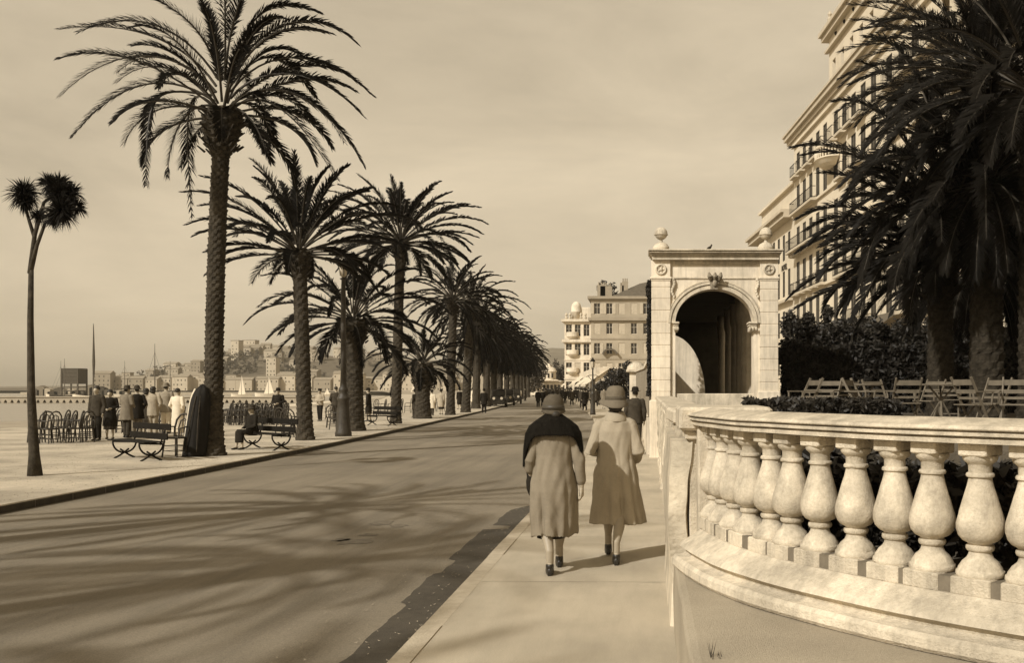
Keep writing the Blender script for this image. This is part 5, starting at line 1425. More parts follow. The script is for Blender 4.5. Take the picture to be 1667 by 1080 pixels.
person('bushy haired person in belted light jacket seen from behind', 249, 34.4, 1.72, .2, 'jacket', M_lgt, 'trousers', M_lgt, 'bob', None, G_P, 6, 'pocket', .05, hem=.72)
person('tall man in grey jacket and pale trousers with a dark banded hat', 270, 36.5, 1.84, .1, 'jacket', mat('grey_cloth', .25, .9, .15, 10), 'trousers', M_wht, 'fedora', M_mid, G_P, 7, 'hang', .05, hem=.74)
person('person in long white coat with dark cropped hair beside the hooded shelter', 289, 33.8, 1.66, -.2, 'coat', M_wht, 'skirt', M_wht, 'hair', None, G_P, 8, 'pocket', .03, hem=.30)
G_Q = 'strollers among the palms'
person('woman in wide black coat standing in front of the cane chairs, holding something pale', 453, 41.8, 1.66, PIN, 'coat', M_blk, 'skirt', M_blk, 'cloche', M_blk, G_Q, 9, 'front', .03, hem=.36)
person('man carrying a white bundle, wearing dark waistcoat and cap', 521, 50.5, 1.62, PIN - .2, 'jacket', M_lgt, 'trousers', M_blk, 'cap', M_blk, G_Q, 10, 'front', .08, hem=.85, vox=.024)
person('man in dark jacket seen from behind next to the tall lamp post', 547, 47.5, 1.74, .2, 'jacket', M_drk, 'trousers', M_drk, 'hair', None, G_Q, 11, 'pocket', .06, hem=.8, vox=.024)
person('person in black coat passing behind the thick palm trunk', 600, 50, 1.66, PIN / 2, 'coat', M_blk, 'skirt', M_drk, 'cloche', M_blk, G_Q, 12, 'hang', .08, hem=.5, vox=.024)
person('lone figure in black standing at the kerb edge between palms', 788, 66, 1.62, .2, 'coat', M_blk, 'trousers', M_blk, 'bowler', M_blk, G_Q, 13, 'hang', .08, hem=.6, vox=.028)
person('man in dark jacket and bowler hat walking ahead by the garden wall', 1034, 25.2, 1.68, 0, 'jacket', M_drk, 'trousers', M_drk, 'bowler', M_blk, None, 14, 'hang', .14, hem=.8)
G_R = 'distant walkers on the road'
for k, (px, d, H, m_, lab) in enumerate(((876, 92, 1.7, M_blk, 'walker in dark coat on the road, nearest of the distant ones'), (884, 97, 1.66, M_blk, 'dark walker close behind the nearest distant walker'),
        (889, 110, 1.7, M_drk, 'distant walker just left of the cloche hat'), (920, 112, 1.68, M_blk, 'distant dark walker between the two women and the shops'), (931, 104, 1.7, M_drk, 'distant walker on the road right of the cloche hat'),
        (940, 118, 1.68, M_blk, 'distant walker near the awnings on the pavement'), (947, 84, 1.66, M_drk, 'dark stroller on the pavement just left of the grey brimmed hat'),
        (936, 132, 1.7, M_blk, 'small dark figure under the third awning'), (944, 126, 1.6, M_mid, 'small pale figure before the awnings'), (926, 140, 1.7, M_blk, 'small dark figure under the second awning'), (951, 108, 1.66, M_blk, 'dark figure on the pavement left of the slim lamp post'), (912, 150, 1.7, M_drk, 'small figure near the first awning'))):
    person(lab, px, d, H, (k % 3) * .4, 'coat', m_, 'trousers', M_blk, ('bowler', 'cloche', 'fedora')[k % 3], M_blk, G_R, 30 + k, 'hang', .12, vox=.035, hem=.6, z0=-.12 if px < 935 else 0)
G_X = 'crowd strolling on the far right pavement'
rng = random.Random(67); ordn = ['first', 'second', 'third', 'fourth', 'fifth', 'sixth', 'seventh', 'eighth', 'ninth', 'tenth', 'eleventh', 'twelfth', 'thirteenth', 'fourteenth', 'fifteenth', 'sixteenth']
cp = sorted([(955, 96), (962, 104), (970, 90), (977, 110), (949, 120), (942, 140), (935, 150), (958, 128), (968, 132), (929, 128), (907, 140), (899, 120), (915, 128), (952, 74), (983, 80), (922, 160)])
for k, (px, d) in enumerate(cp):
    person('%s figure from the left in the crowd on the far right pavement' % ordn[k], px, d, rng.uniform(1.58, 1.74), rng.uniform(-.6, .6), 'coat', (M_blk, M_drk, M_blk, M_mid)[k % 4], 'skirt' if k % 3 == 0 else 'trousers', M_blk, ('cloche', 'fedora', 'bowler')[k % 3], M_blk, G_X, 80 + k, 'hang', .1, vox=.04, hem=.5)
G_S = 'people gathered between the far palms'
rng = random.Random(66)
for k, (px, d) in enumerate(((703, 60), (718, 63), (676, 56), (748, 78), (770, 84), (800, 96), (812, 100), (822, 104), (834, 112), (846, 120), (855, 128))):
    person('%s of the small figures among the far palm trunks, counted from the left' % ['first', 'second', 'third', 'fourth', 'fifth', 'sixth', 'seventh', 'eighth', 'ninth', 'tenth', 'eleventh'][[676, 703, 718, 748, 770, 800, 812, 822, 834, 846, 855].index(px)],
           px, d, rng.uniform(1.55, 1.72), rng.uniform(-1.5, 1.5), 'coat', (M_wht, M_lgt, M_drk, M_blk)[k % 4], 'skirt' if k % 2 else 'trousers', (M_drk, M_blk)[k % 2], ('cloche', 'fedora', 'wide')[k % 3], M_blk, G_S, 50 + k, 'hang', .06, vox=.035, hem=.5)

# ------------------------------------------------------------ promenade furniture
def bench(label, px, d, rz, seed=0, group='iron framed promenade benches'):
    t = thing('promenade_bench', label, 'bench', (X(px, d), d, 0), rz, group); W = 2.15
    for sx in (-1, 1):
        mb = MB(); xx = sx * W * .36
        # U of iron under the seat + crossed feet
        mb.tube([(xx, -.27 * math.cos(a), .40 - .27 * math.sin(a)) for a in [k * PI / 12 for k in range(13)]], .022, 8)
        mb.tube([(xx, -.24, .0), (xx, -.12, .06), (xx, 0, .14), (xx, .10, .22)], .022, 8); mb.tube([(xx, .24, .0), (xx, .12, .06), (xx, 0, .14), (xx, -.10, .22)], .022, 8)
        mb.tube([(xx, -.28, .41), (xx, .25, .38)], .02, 8); mb.tube([(xx, .20, .36), (xx, .28, .6), (xx, .36, .86)], .022, 8)
        mb.build('leg', M_iron, t, True)
    mb = MB()
    for k in range(3): mb.box(-W / 2, W / 2, -.29 + k * .17, -.14 + k * .17, .425, .455, 0, 0, .008)
    mb.build('seat', M_wood, t)
    mb = MB()
    for z, y in ((.56, .245), (.78, .32)): mb.box(-W / 2, W / 2, y - .015, y + .015, z - .075, z + .075, 0, 0, .008)
    mb.build('backrest', M_wood, t); return t
bench('iron framed bench with dark planks, nearest one, left of the tallest palm', 224, 23.4, -.72)
bench('bench with a hatted figure in black sitting at its end, between two palms', 434, 27.2, -.7)
bench('small distant bench beside the foot of the tall fan palm', 622, 44.5, -.7)
person('small hatted figure in black cape seated on the end of the second bench', 411, 27.3, 1.55, 2.5, 'coat', M_blk, 'skirt', M_blk, 'wide', M_drk, None, 21, 'lap', .0, sit=True, hem=.9)
# hooped cane armchairs
def cane_chair():
    t = thing('cane_armchair', 'x', 'chair', (0, 0, 0), 0, 'hoop backed cane chairs set out on the promenade')
    mb = MB(); mb.loft([ellring(0, 0, z, a, a, 18) for z, a in ((.42, .22), (.44, .235), (.46, .23))]); mb.build('seat', M_chair, t, True)
    mb = MB(); hoop = [(-.22, -.17, .44), (-.23, -.20, .66), (-.20, -.23, .84), (-.11, -.25, .95), (0, -.255, .98), (.11, -.25, .95), (.20, -.23, .84), (.23, -.20, .66), (.22, -.17, .44)]
    mb.tube(hoop, .024, 6)
    hoop2 = [(-.12, -.19, .46), (-.13, -.21, .66), (-.09, -.235, .82), (0, -.245, .87), (.09, -.235, .82), (.13, -.21, .66), (.12, -.19, .46)]; mb.tube(hoop2, .016, 6)
    for x_ in (-.04, .04): mb.tube([(x_, -.19, .46), (x_, -.235, .85)], .009, 5)
    mb.build('backrest', M_chair, t)
    for s_ in (-1, 1):
        mb = MB(); mb.tube([(s_ * .225, -.20, .68), (s_ * .28, -.02, .69), (s_ * .25, .15, .66), (s_ * .21, .17, .44)], .018, 6)
        mb.build('armrest', M_chair, t)
    for sx in (-1, 1):
        for sy in (-1, 1):
            mb = MB(); mb.tube([(sx * .17, sy * .17, .43), (sx * .21, sy * .20, 0)], [.024, .019], 6)
            mb.build('leg', M_chair, t)
    mb = MB()
    for z in (.14, .26): mb.tube([(a * .20, b_ * .19, z) for a, b_ in ((-1, -1), (1, -1), (1, 1), (-1, 1), (-1, -1))], .009, 5)
    mb.build('stretcher', M_chair, t); return t
ch0 = cane_chair(); used = False
def put_chair(x, y, rz, label, s=1.0):
    global used
    if not used: ch0.location = (x, y, 0); ch0.rotation_euler = (0, 0, rz); ch0['label'] = label; ch0.scale = (s,) * 3; used = True
    else: copy_tree(ch0, (x, y, 0), rz, label, s)
rng = random.Random(44)
put_chair(X(287, 24.2), 24.2, PI * .9, 'lone hooped cane chair at the end of the nearest bench', 1.08)
for k in range(8):
    px = 60 + k * 12.6 + rng.uniform(-5, 5); d = 30.6 + .12 * k + rng.uniform(-.8, .8)
    put_chair(X(px, d), d, PI / 2 + rng.uniform(-.5, .5), ['leftmost', 'second', 'third', 'fourth', 'fifth', 'sixth', 'seventh', 'eighth'][k] + ' cane chair of the near left cluster, counted from the left edge')
nums = ['first', 'second', 'third', 'fourth', 'fifth', 'sixth', 'seventh', 'eighth', 'ninth', 'tenth', 'eleventh', 'twelfth', 'thirteenth', 'fourteenth']
for row in range(3):
    for k in range(12):
        px = 108 + k * 6.0 + row * 3 if row == 9 else 366 + k * 8.2 + row * 2; d = 45 + row * 1.6 + rng.uniform(-.3, .3)
        put_chair(X(px, d), d, PI / 2 + rng.uniform(-.4, .4), '%s cane chair of the %s row behind the seated figure' % (nums[k], ('front', 'middle', 'back')[row]), .98)
for k in range(9):
    px = 186 + k * 13; d = 37.5 + rng.uniform(-.6, .6)
    put_chair(X(px, d), d, PI / 2 + rng.uniform(-.6, .6), '%s cane chair behind the standing group' % nums[k])
for k in range(5):
    px, d = ((470, 34.0), (484, 35.2), (548, 40), (462, 36.3), (540, 42))[k]
    put_chair(X(px, d), d, rng.uniform(-.6, 2.6), ['cane chair just left of the ringed palm trunk', 'cane chair touching the ringed palm trunk', 'cane chair behind the lamp post foot', 'cane chair behind the one left of the ringed palm', 'cane chair further back near the lamp post'][k])
for k in range(14):
    px = 575 + k * 13; d = 53 + k * 1.5 + rng.uniform(-.6, .6)
    put_chair(X(px, d) - 1.2, d, PI / 2 + rng.uniform(-.6, .6), '%s far cane chair in the line between the palm trunks' % nums[k])
# hooded shelter leaning by the tallest palm
t = thing('hooded_shelter', 'tall round topped black hooded shelter with a pale edge standing against the tallest palm', 'shelter', (X(317, 24.4), 24.4, 0)); mb = MB(); rings = []
for k in range(15):
    q = k / 14; z = 1.80 * q; a = .28 * math.sqrt(max(.004, 1 - max(0, (q - .72) / .28) ** 2)) * (1 - .25 * q); off = .20 * q
    rings.append([(off + a * math.cos(j * 2 * PI / 24), .28 * (a / .28) * math.sin(j * 2 * PI / 24), z) for j in range(24)])
rings = [[(x_ * (1 + .0) + .018 * math.sin(j * 2.6) * min(1, (1.8 - z_) * 2), y_ + .015 * math.cos(j * 1.9), z_) for j, (x_, y_, z_) in enumerate(rg)] for rg in rings]
mb.loft(rings); mb.build('hood', M_tar, t, True)
mb = MB(); mb.tube([(-.10, -.27, .12), (.02, -.29, .9), (.14, -.22, 1.5)], .015, 6); mb.tube([(.16, -.25, .12), (.2, -.26, .9), (.22, -.18, 1.5)], .015, 6); mb.build('batten', M_trunk, t)
mb = MB(); mb.tube([(r[12][0] - .012, r[12][1], r[12][2]) for r in rings[:-1]], .035, 8); mb.build('edge_trim', M_wht, t, True)
# tall lamp post of the promenade
def lamppost(label, px, d, H, r, detail=True):
    t = thing('lamp_post', label, 'lamp post', (X(px, d), d, 0)); mb = MB()
    pf = [(.001, 0), (r * 3.0, 0), (r * 3.0, .12), (r * 2.7, .2), (r * 2.5, .5), (r * 2.2, .9), (r * 2.0, 1.25), (r * 2.3, 1.3), (r * 2.3, 1.36), (r * 1.9, 1.4), (r * 1.5, 1.55), (r * 1.75, 1.6), (r * 1.75, 1.66), (r * 1.2, 1.75), (r * 1.0, 2.2), (r * .9, H - .6), (r * .7, H - .1), (r * 1.4, H - .05), (r * .4, H)]
    mb.lathe(pf, (0, 0, 0), 16); mb.build('post', M_ironl, t, True)
    mb = MB(); mb.tube([(-.42, 0, H - .55), (-.2, 0, H - .45), (.2, 0, H - .45), (.42, 0, H - .55)], .02, 6); mb.tube([(-.3, 0, H - .5), (-.12, 0, H - .7), (0, 0, H - .9)], .014, 6); mb.tube([(.3, 0, H - .5), (.12, 0, H - .7), (0, 0, H - .9)], .014, 6); mb.build('bracket', M_iron, t)
    mb = MB(); mb.lathe([(.05, 0), (.11, .06), (.15, .38), (.14, .42)], (0, 0, H), 8); ln = mb.build('lantern', M_glass, t)
    mb = MB(); mb.lathe([(.17, .42), (.15, .47), (.06, .58), (.02, .68)], (0, 0, H), 8)
    for k in range(4): a = k * PI / 2 + .4; mb.tube([(.11 * math.cos(a), .11 * math.sin(a), H + .05), (.15 * math.cos(a), .15 * math.sin(a), H + .42)], .009, 5)
    mb.build('lantern_cap', M_iron, ln); return t
lamppost('tall iron lamp post with swollen fluted base in front of the thick palm', 559, 34.6, 5.6, .095)
lamppost('slim iron lamp post on the right pavement above the women', 965, 62, 2.95, .06)
# parked old cars along the far kerb
def car(label, px, d, rz, m, s=1.0):
    t = thing('vintage_car', label, 'car', (X(px, d), d, -.12), rz, 'old cars parked at the far promenade kerb'); mb = MB()
    mb.prism_y([(-2.0, .35), (-2.0, .95), (-1.9, 1.05), (-.7, 1.1), (1.4, 1.12), (1.85, .9), (1.95, .4)], -.62, .62)
    cab = [(-.75, 1.08), (-.6, 1.6), (-.45, 1.68), (1.3, 1.7), (1.5, 1.6), (1.6, 1.1)]; mb.prism_y(cab, -.6, .6); mb.build('body', m, t)
    mb = MB(); mb.prism_y([(-.6, 1.15), (-.5, 1.55), (.25, 1.57), (.25, 1.15)], -.615, .615); mb.prism_y([(.4, 1.15), (.4, 1.57), (1.2, 1.57), (1.3, 1.15)], -.615, .615); mb.box(1.5, 1.62, -.45, .45, 1.2, 1.5); mb.box(-.78, -.6, -.5, .5, 1.15, 1.52); mb.build('window', M_win, t)
    for sx in (-1.35, 1.3):
        for sy in (-.68, .68):
            mb = MB(); mb.tube([(sx, sy - .07, .36), (sx, sy + .07, .36)], .36, 18); w = mb.build('wheel', M_blk, t)
            mb = MB(); mb.tube([(sx, sy - .08, .36), (sx, sy + .08, .36)], .17, 12); mb.build('rim', M_mid, w)
    mb = MB()
    for sy in (-.68, .68):
        for sx in (-1.35, 1.3): mb.tube([(sx + .45 * math.cos(a), sy, .36 + .45 * math.sin(a)) for a in [k * PI / 8 for k in range(9)]], .10, 6)
        mb.box(-.9, .85, sy - .1, sy + .1, .32, .37)
    mb.build('mudguard', m, t)
    for sy in (-.35, .35):
        mb = MB(); mb.tube([(-2.12, sy, .85), (-1.95, sy, .85)], [.13, .06], 10); mb.build('headlight', M_glass, t)
    return t
car('black old car parked at the kerb, nearest of the far line', 812, 93, PI / 2 + .1, M_carb); car('dark old car parked behind the nearest one', 826, 102, PI / 2 + .12, M_carb); car('third dark old car, further along the kerb', 838, 112, PI / 2 + .15, M_carb)
car('dark car coming along the far road near the awnings', 893, 130, PI / 2 + .25, M_carb)

# ------------------------------------------------------------ terrace chairs and tables
def fold_chair():
    t = thing('folding_chair', 'x', 'chair', (0, 0, 0), 0, 'slatted wooden folding chairs on the hotel terrace')
    mb = MB(); w = .215
    for s_ in (-1, 1):
        mb.beam((s_ * w, -.25, .88), (s_ * w, .20, .0), .024, .036); mb.beam((s_ * (w - .03), .20, .46), (s_ * (w - .03), -.24, .0), .022, .032)
        mb.beam((s_ * (w + .03), -.20, .66), (s_ * (w + .03), .17, .66), .03, .02); mb.beam((s_ * (w + .03), .15, .65), (s_ * (w + .01), .14, .46), .02, .025)
    mb.beam((-w, .12, .16), (w, .12, .16), .022, .022); mb.beam((-w + .03, -.15, .10), (w - .03, -.15, .10), .022, .022)
    mb.build('frame', M_deck, t)
    mb = MB()
    for k in range(5): mb.box(-w - .01, w + .01, -.19 + k * .085, -.13 + k * .085, .452, .470)
    mb.build('seat', M_deck, t)
    mb = MB()
    for z, y, h in ((.80, -.215, .085), (.66, -.145, .06), (.56, -.095, .04)): mb.box(-w + .012, w - .012, y - .008, y + .008, z - h / 2, z + h / 2)
    mb.build('backrest', M_deck, t); return t
fc0 = fold_chair(); fused = False
FC = [(1308, 15.6, 1.9, 'leftmost folding chair, turned sideways with a slanting post'), (1343, 17.2, 2.5, 'second folding chair from the gateway hedge, seat towards the camera'), (1374, 20.5, .45, 'folding chair with the highest top rail in the left cluster'),
      (1402, 15.2, -2.1, 'folding chair seen side on in front of the left round table'), (1430, 18.2, 3.5, 'slatted folding chair left of the one showing its plain back'), (1472, 15.6, .06, 'folding chair with its plain back square to the camera'),
      (1545, 20.0, -.3, 'folding chair behind the right round table, top slat high'), (1512, 18.2, 2.2, 'folding chair left of the right round table'), (1585, 14.2, -1.15, 'large folding chair with slanting post near the right palm trunk'),
      (1614, 15.2, 2.2, 'folding chair at the right end, turned to the balustrade'), (1655, 14.2, 2.7, 'folding chair outside the far right of the cluster')]
for k, (px, d, rz, lab) in enumerate(FC):
    loc = (X(px, d), d, 1.02)
    if k == 0: fc0.location = loc; fc0.rotation_euler = (0, 0, rz); fc0['label'] = lab; fc0.scale = (.95,) * 3
    else: copy_tree(fc0, loc, rz, lab, .95)
for px, d, lab in ((1532, 17.0, 'round slatted table on the terrace among the right folding chairs'), (1402, 17.6, 'round slatted table between the left folding chairs')):
    t = thing('terrace_table', lab, 'table', (X(px, d), d, 1.02), 0, 'round terrace tables'); mb = MB(); mb.lathe([(.001, .72), (.38, .72), (.39, .735), (.38, .75), (.001, .75)], n=28); mb.build('table_top', M_deck, t)
    for k in range(3): a = k * 2.094 + .3; mb = MB(); mb.tube([(.3 * math.cos(a), .3 * math.sin(a), 0), (.05 * math.cos(a), .05 * math.sin(a), .4), (.25 * math.cos(a + 3.14), .25 * math.sin(a + 3.14), .72)], .016, 6); mb.build('leg', M_deck, t)

# ------------------------------------------------------------ bay: jetty, boats, town, hills
t = thing('jetty', 'long low jetty with small round arches across the bay', 'jetty', (0, 0, 0)); mb = MB(); dJ = 285.0
xa = X(-60, dJ); step_ = 10.6 * dJ / F; N_ = 54; zt_ = EYE - 15.5 * dJ / F; zb_ = -2.8
for k in range(N_):
    x_ = xa + k * step_; pts = [(x_, zt_), (x_, zb_)]
    pts += [(x_ + step_ * (.18 + .64 * j / 8), zb_ + (zt_ - zb_) * .62 * math.sin(PI * j / 8)) for j in range(9)] + [(x_ + step_, zb_), (x_ + step_, zt_)]
    mb.prism_y(pts, dJ, dJ + 3.0)
mb.box(xa, xa + N_ * step_, dJ - .3, dJ + 3.3, zt_ + .003, zt_ + .25); mb.build('arches', M_greyb, t)
mb = MB(); mb.box(xa, xa + N_ * step_, dJ + 3.02, dJ + 3.1, -2.7, zt_); mb.build('arch_shade', M_dark, t)  # dark sheet added in place of the shade under the arches
# platforms and things on the quay behind
t = thing('signal_tower', 'dark square lattice signal tower rising over the harbour quay', 'tower', (X(121, 420), 420, -2.6)); mb = MB(); w = 3.4; 
zt_ = Z(601, 420) + 2.6
for sx in (-1, 1):
    for sy in (-1, 1): mb.beam((sx * w, sy * w, 0), (sx * w, sy * w, zt_), .5, .5)
for k in range(8):
    z = zt_ * .12 + k * zt_ * .88 / 7; mb.beam((-w, -w, z), (w, -w, z), .4, .4); mb.beam((-w, w, z), (w, w, z), .4, .4); mb.beam((-w, -w, z), (-w, w, z), .4, .4); mb.beam((w, -w, z), (w, w, z), .4, .4)
mb.box(-w, w, -w, w, zt_ * .50, zt_ * .98); mb.build('frame', M_dark, t)
def boat(label, px, d, mastpx, hull, m, sail=None, name='sailing_boat', group='boats moored in the harbour'):
    t = thing(name, label, 'boat', (X(px, d), d, -2.6), 0, group); L = hull; mb = MB(); rings = []
    for k in range(9):
        q = -1 + 2 * k / 8; w = max(.04, .22 * L * (1 - abs(q) ** 2.4)) * .8; sh = .06 * L * q * q
        rings.append([(q * L / 2, w * math.sin(a) if a else 0, .10 * L + sh if abs(math.sin(a)) > .9 else -.05 * L) for a in (-PI / 2, -PI / 5, 0, PI / 5, PI / 2)])
    mb.loft(rings, 0, True); mb.build('hull', m, t)
    top = Z(mastpx, d) + 2.6
    mb = MB(); mb.tube([(0, 0, 0), (.0, 0, top * .6), (0, 0, top)], [top * .012, top * .010, top * .004], 6)
    if sail is None:
        for s_ in (-1, 1): mb.beam((s_ * L * .4, 0, .1 * L), (0, 0, top * .85), top * .003, top * .003)
        mb.beam((0, 0, top * .18), (L * .35, 0, top * .2), top * .008, top * .008)
    mb.build('mast', M_mast, t)
    if sail == 'white':
        mb = MB(); mb.prism_y([(.05, .12 * L), (.20 * L, .14 * L), (.02, top * .97)], -.03, .03); mb.prism_y([(-.1, .12 * L), (-.16 * L, .12 * L), (-.03, top * .8)], -.03, .03); mb.build('sail', M_sail, t)
    if sail == 'furled':
        mb = MB(); mb.tube([(.1, 0, top * .33), (.12, 0, top * .5), (0.06, 0, top * .98)], [top * .012, top * .018, top * .004], 8); mb.build('sail', M_dark, t)
    return t
boat('boat with the tallest mast and dark furled sail above the suited young man', 152, 330, 527, 14, M_wht, 'furled')
boat('thin masted boat left of the signal tower, leftmost mast', 99, 400, 588, 12, M_wht)
boat('boat with mast immediately beside the signal tower', 105, 390, 584, 12, M_drk)
boat('short masted boat behind the bowler hats', 203, 420, 588, 13, M_wht)
boat('tall masted boat behind the grey jacketed man', 252, 380, 560, 13, M_wht)
boat('faint masted boat right of the tallest hat', 277, 440, 588, 11, M_wht)
boat('white sailed boat right of the tallest palm trunk, left one of two', 393, 470, 610, 10, M_wht, 'white', group='small boats under white sail')
boat('white sailed boat nearest the woman in the wide black coat', 437, 470, 612, 13, M_wht, 'white', group='small boats under white sail')
boat('tiny white sail visible between the palm trunks by the lamp post', 532, 520, 632, 8, M_wht, 'white', group='small boats under white sail')
boat('tiny white sail right of the fan palm trunk', 672, 520, 622, 9, M_wht, 'white', group='small boats under white sail')
# quay clutter: low sheds on the far quay
t = thing('quay', 'low pale harbour quay wall under the old town', 'quay'); mb = MB(); mb.box(X(40, 600), X(700, 600), 596, 606, -2.8, -.9); mb.build('wall', M_greyb, t)
G_K = 'low sheds and craft lined up on the harbour quay'
rng = random.Random(9)
for k in range(16):
    px = 60 + k * 9.6; w = rng.uniform(2.0, 4.0); h = rng.uniform(2.2, 6.2) if k < 13 else 3
    t = thing('quay_shed', '%s low shed on the harbour quay counted from the left' % (nums + ['fifteenth', 'sixteenth'])[k], 'shed', (X(px, 560), 560, -2.6), 0, G_K); mb = MB()
    mb.prism_y([(-w / 2 - 1, 0), (-w / 2 - 1, h * .8), (0, h), (w / 2 + 1, h * .8), (w / 2 + 1, 0)], -2, 2); mb.build('wall', (M_dark, M_mid, M_lgt, M_drk)[k % 4], t)

def hillz(x, y):
    px = CX + F * x / y
    prof = [(-200, 2), (120, 2), (165, 8), (200, 14), (250, 17), (330, 20), (360, 30), (385, 37), (420, 38), (520, 36), (600, 32), (660, 22), (740, 14), (860, 8), (1100, 8)]
    base_ = interp(prof, px); k = min(1, max(0, (y - 820) / 190)) ; k = k * k * (3 - 2 * k); back = max(0, (y - 1060) / 300)
    return -.5 + base_ * k * (1 + .04 * noise.noise(Vector((x / 30, y / 30, 0)))) * (1 - min(1, back) * .5)
mb = MB(); nx_, ny_ = 90, 30; vs = []
for j in range(ny_):
    y = 800 + 560 * j / (ny_ - 1)
    for i in range(nx_):
        px = -150 + 1300 * i / (nx_ - 1); x = X(px, y); vs.append((x, y, hillz(x, y)))
mb.add(vs, [(j * nx_ + i, j * nx_ + i + 1, (j + 1) * nx_ + i + 1, (j + 1) * nx_ + i) for j in range(ny_ - 1) for i in range(nx_ - 1)]); tag(mb.build('hill', M_hill, None, True), kind='structure')
mb = MB(); vs = []; nx_, ny_ = 120, 14
for j in range(ny_):
    y = 1700 + 1500 * j / (ny_ - 1)
    for i in range(nx_):
        px = -300 + 2300 * i / (nx_ - 1); x = X(px, y)
        pr = interp([(-300, 0), (300, 10), (480, 50), (560, 74), (640, 76), (720, 66), (800, 60), (870, 92), (900, 98), (960, 90), (1100, 70), (2000, 60)], px)
        k = math.sin(min(1, (y - 1700) / 700) * PI / 2); vs.append((x, y, -.5 + pr * k * y / 2400 * (1 + .08 * noise.noise(Vector((x / 90, y / 90, 4))))))
mb.add(vs, [(j * nx_ + i, j * nx_ + i + 1, (j + 1) * nx_ + i + 1, (j + 1) * nx_ + i) for j in range(ny_ - 1) for i in range(nx_ - 1)]); tag(mb.build('far_hills', M_hill, None, True), kind='structure')
# houses
HM = [mat('town_wall_light', .44, .9, .1, .3), mat('town_wall_mid', .36, .9, .1, .3), mat('town_wall_dark', .25, .9, .1, .3)]
def house(px, d, z0, w, h, dp, mi, seed, label, flat=False):
    rng = random.Random(seed); t = thing('town_house', label, 'house', (X(px, d), d, z0), rng.uniform(-.15, .15), 'houses of the old town across the bay'); mb = MB()
    mb.box(-w / 2, w / 2, 0, dp, -4, h); mb.build('wall', HM[mi], t)
    mb = MB()
    if flat: mb.box(-w / 2 - .3, w / 2 + .3, -.3, dp + .3, h + .01, h + .5)
    else:
        rh = w * .0 + dp * .22; mb.add([(-w / 2 - .4, -.4, h), (w / 2 + .4, -.4, h), (w / 2 + .4, dp + .4, h), (-w / 2 - .4, dp + .4, h), (-w / 2 - .4, dp / 2, h + rh), (w / 2 + .4, dp / 2, h + rh)], [(0, 1, 5, 4), (2, 3, 4, 5), (0, 4, 3), (1, 2, 5), (3, 2, 1, 0)])
    mb.build('roof', M_tile, t)
    nf = max(1, int(h / 3.1)); nc = max(2, int(w / 2.8))
    for f in range(nf):
        for c in range(nc):
            cx_ = -w / 2 + w * (c + .5) / nc + rng.uniform(-.25, .25); z = .9 + f * (h - .6) / nf
            if rng.random() < .28: continue
            if 'hw' in CACHE: o = CACHE['hw'].copy(); C.objects.link(o)
            else: mb = MB(); mb.box(-.42, .42, -.06, .05, 0, 1.3); o = mb.build('window', M_win); CACHE['hw'] = o
            o.parent = t; o.location = (cx_, 0, z)
    return t
rng = random.Random(101); hn = 0
def hl(k, where): return 'house %s' % where
places = []
x_ = 165
while x_ < 860:
    w = rng.uniform(9, 17); places.append((x_, 800 + rng.uniform(-8, 8), w, rng.uniform(9, 14.5), 'front')); x_ += (w + rng.uniform(-.5, 1.5)) * F / 800
adj = ['narrow', 'broad', 'tall', 'low', 'pale', 'grey', 'plain', 'square', 'steep roofed', 'weathered']
for k, (px, d, w, h, _) in enumerate(places):
    house(px, d, -.8, w, h, 10, rng.choice((0, 0, 1, 1, 2)), k, 'waterfront house %s, %d%% along the row' % (('left of the tallest palm' if px < 330 else 'between the tallest and the ringed palm' if px < 480 else 'right of the ringed palm'), round((px - 165) / 6.95)))
for k in range(78):
    px = rng.uniform(185, 700); d = rng.choice((850, 880, 910, 945, 980, 1010)) + rng.uniform(-8, 8); x = X(px, d); w = rng.uniform(7, 15)
    house(px, d, hillz(x, d), w, rng.uniform(5.5, 10), 9, rng.choice((0, 1, 1, 2, 2)), 200 + k, 'hillside house %d%% across, %d%% up the old town slope' % (round((px - 185) / 5.15), round((d - 840) / 1.8)), rng.random() < .3)
for px, d, w, h, lab in ((382, 960, 8, 19, 'tall pale tower house just right of the tallest palm trunk'), (405, 1000, 13, 14, 'pale villa at the summit under the dark trees'), (441, 850, 8.5, 26, 'white square tower above the waterfront behind the black coated woman'), (318, 940, 9, 14, 'old square keep on the ridge left of the tallest palm trunk')):
    x = X(px, d); house(px, d, hillz(x, d), w, h, 9, 0 if px != 318 else 2, 900 + px, lab, True)
rng = random.Random(55); mb = MB(); 
for k in range(190):
    px = rng.choice((rng.uniform(185, 700), rng.uniform(355, 490), rng.uniform(355, 420))); d = rng.uniform(840, 1060) if px > 490 else rng.uniform(900, 1060); x = X(px, d); z = hillz(x, d); r = rng.uniform(2.5, 6)
    leaves(mb, blob_fn((x, d, z + r * .8), (r * 1.3, r, r), 5, rng), 60, 1.1, rng)
tag(mb.build('hillside_woods', M_wood2), kind='stuff', label='dark trees dotted over the old town hill')

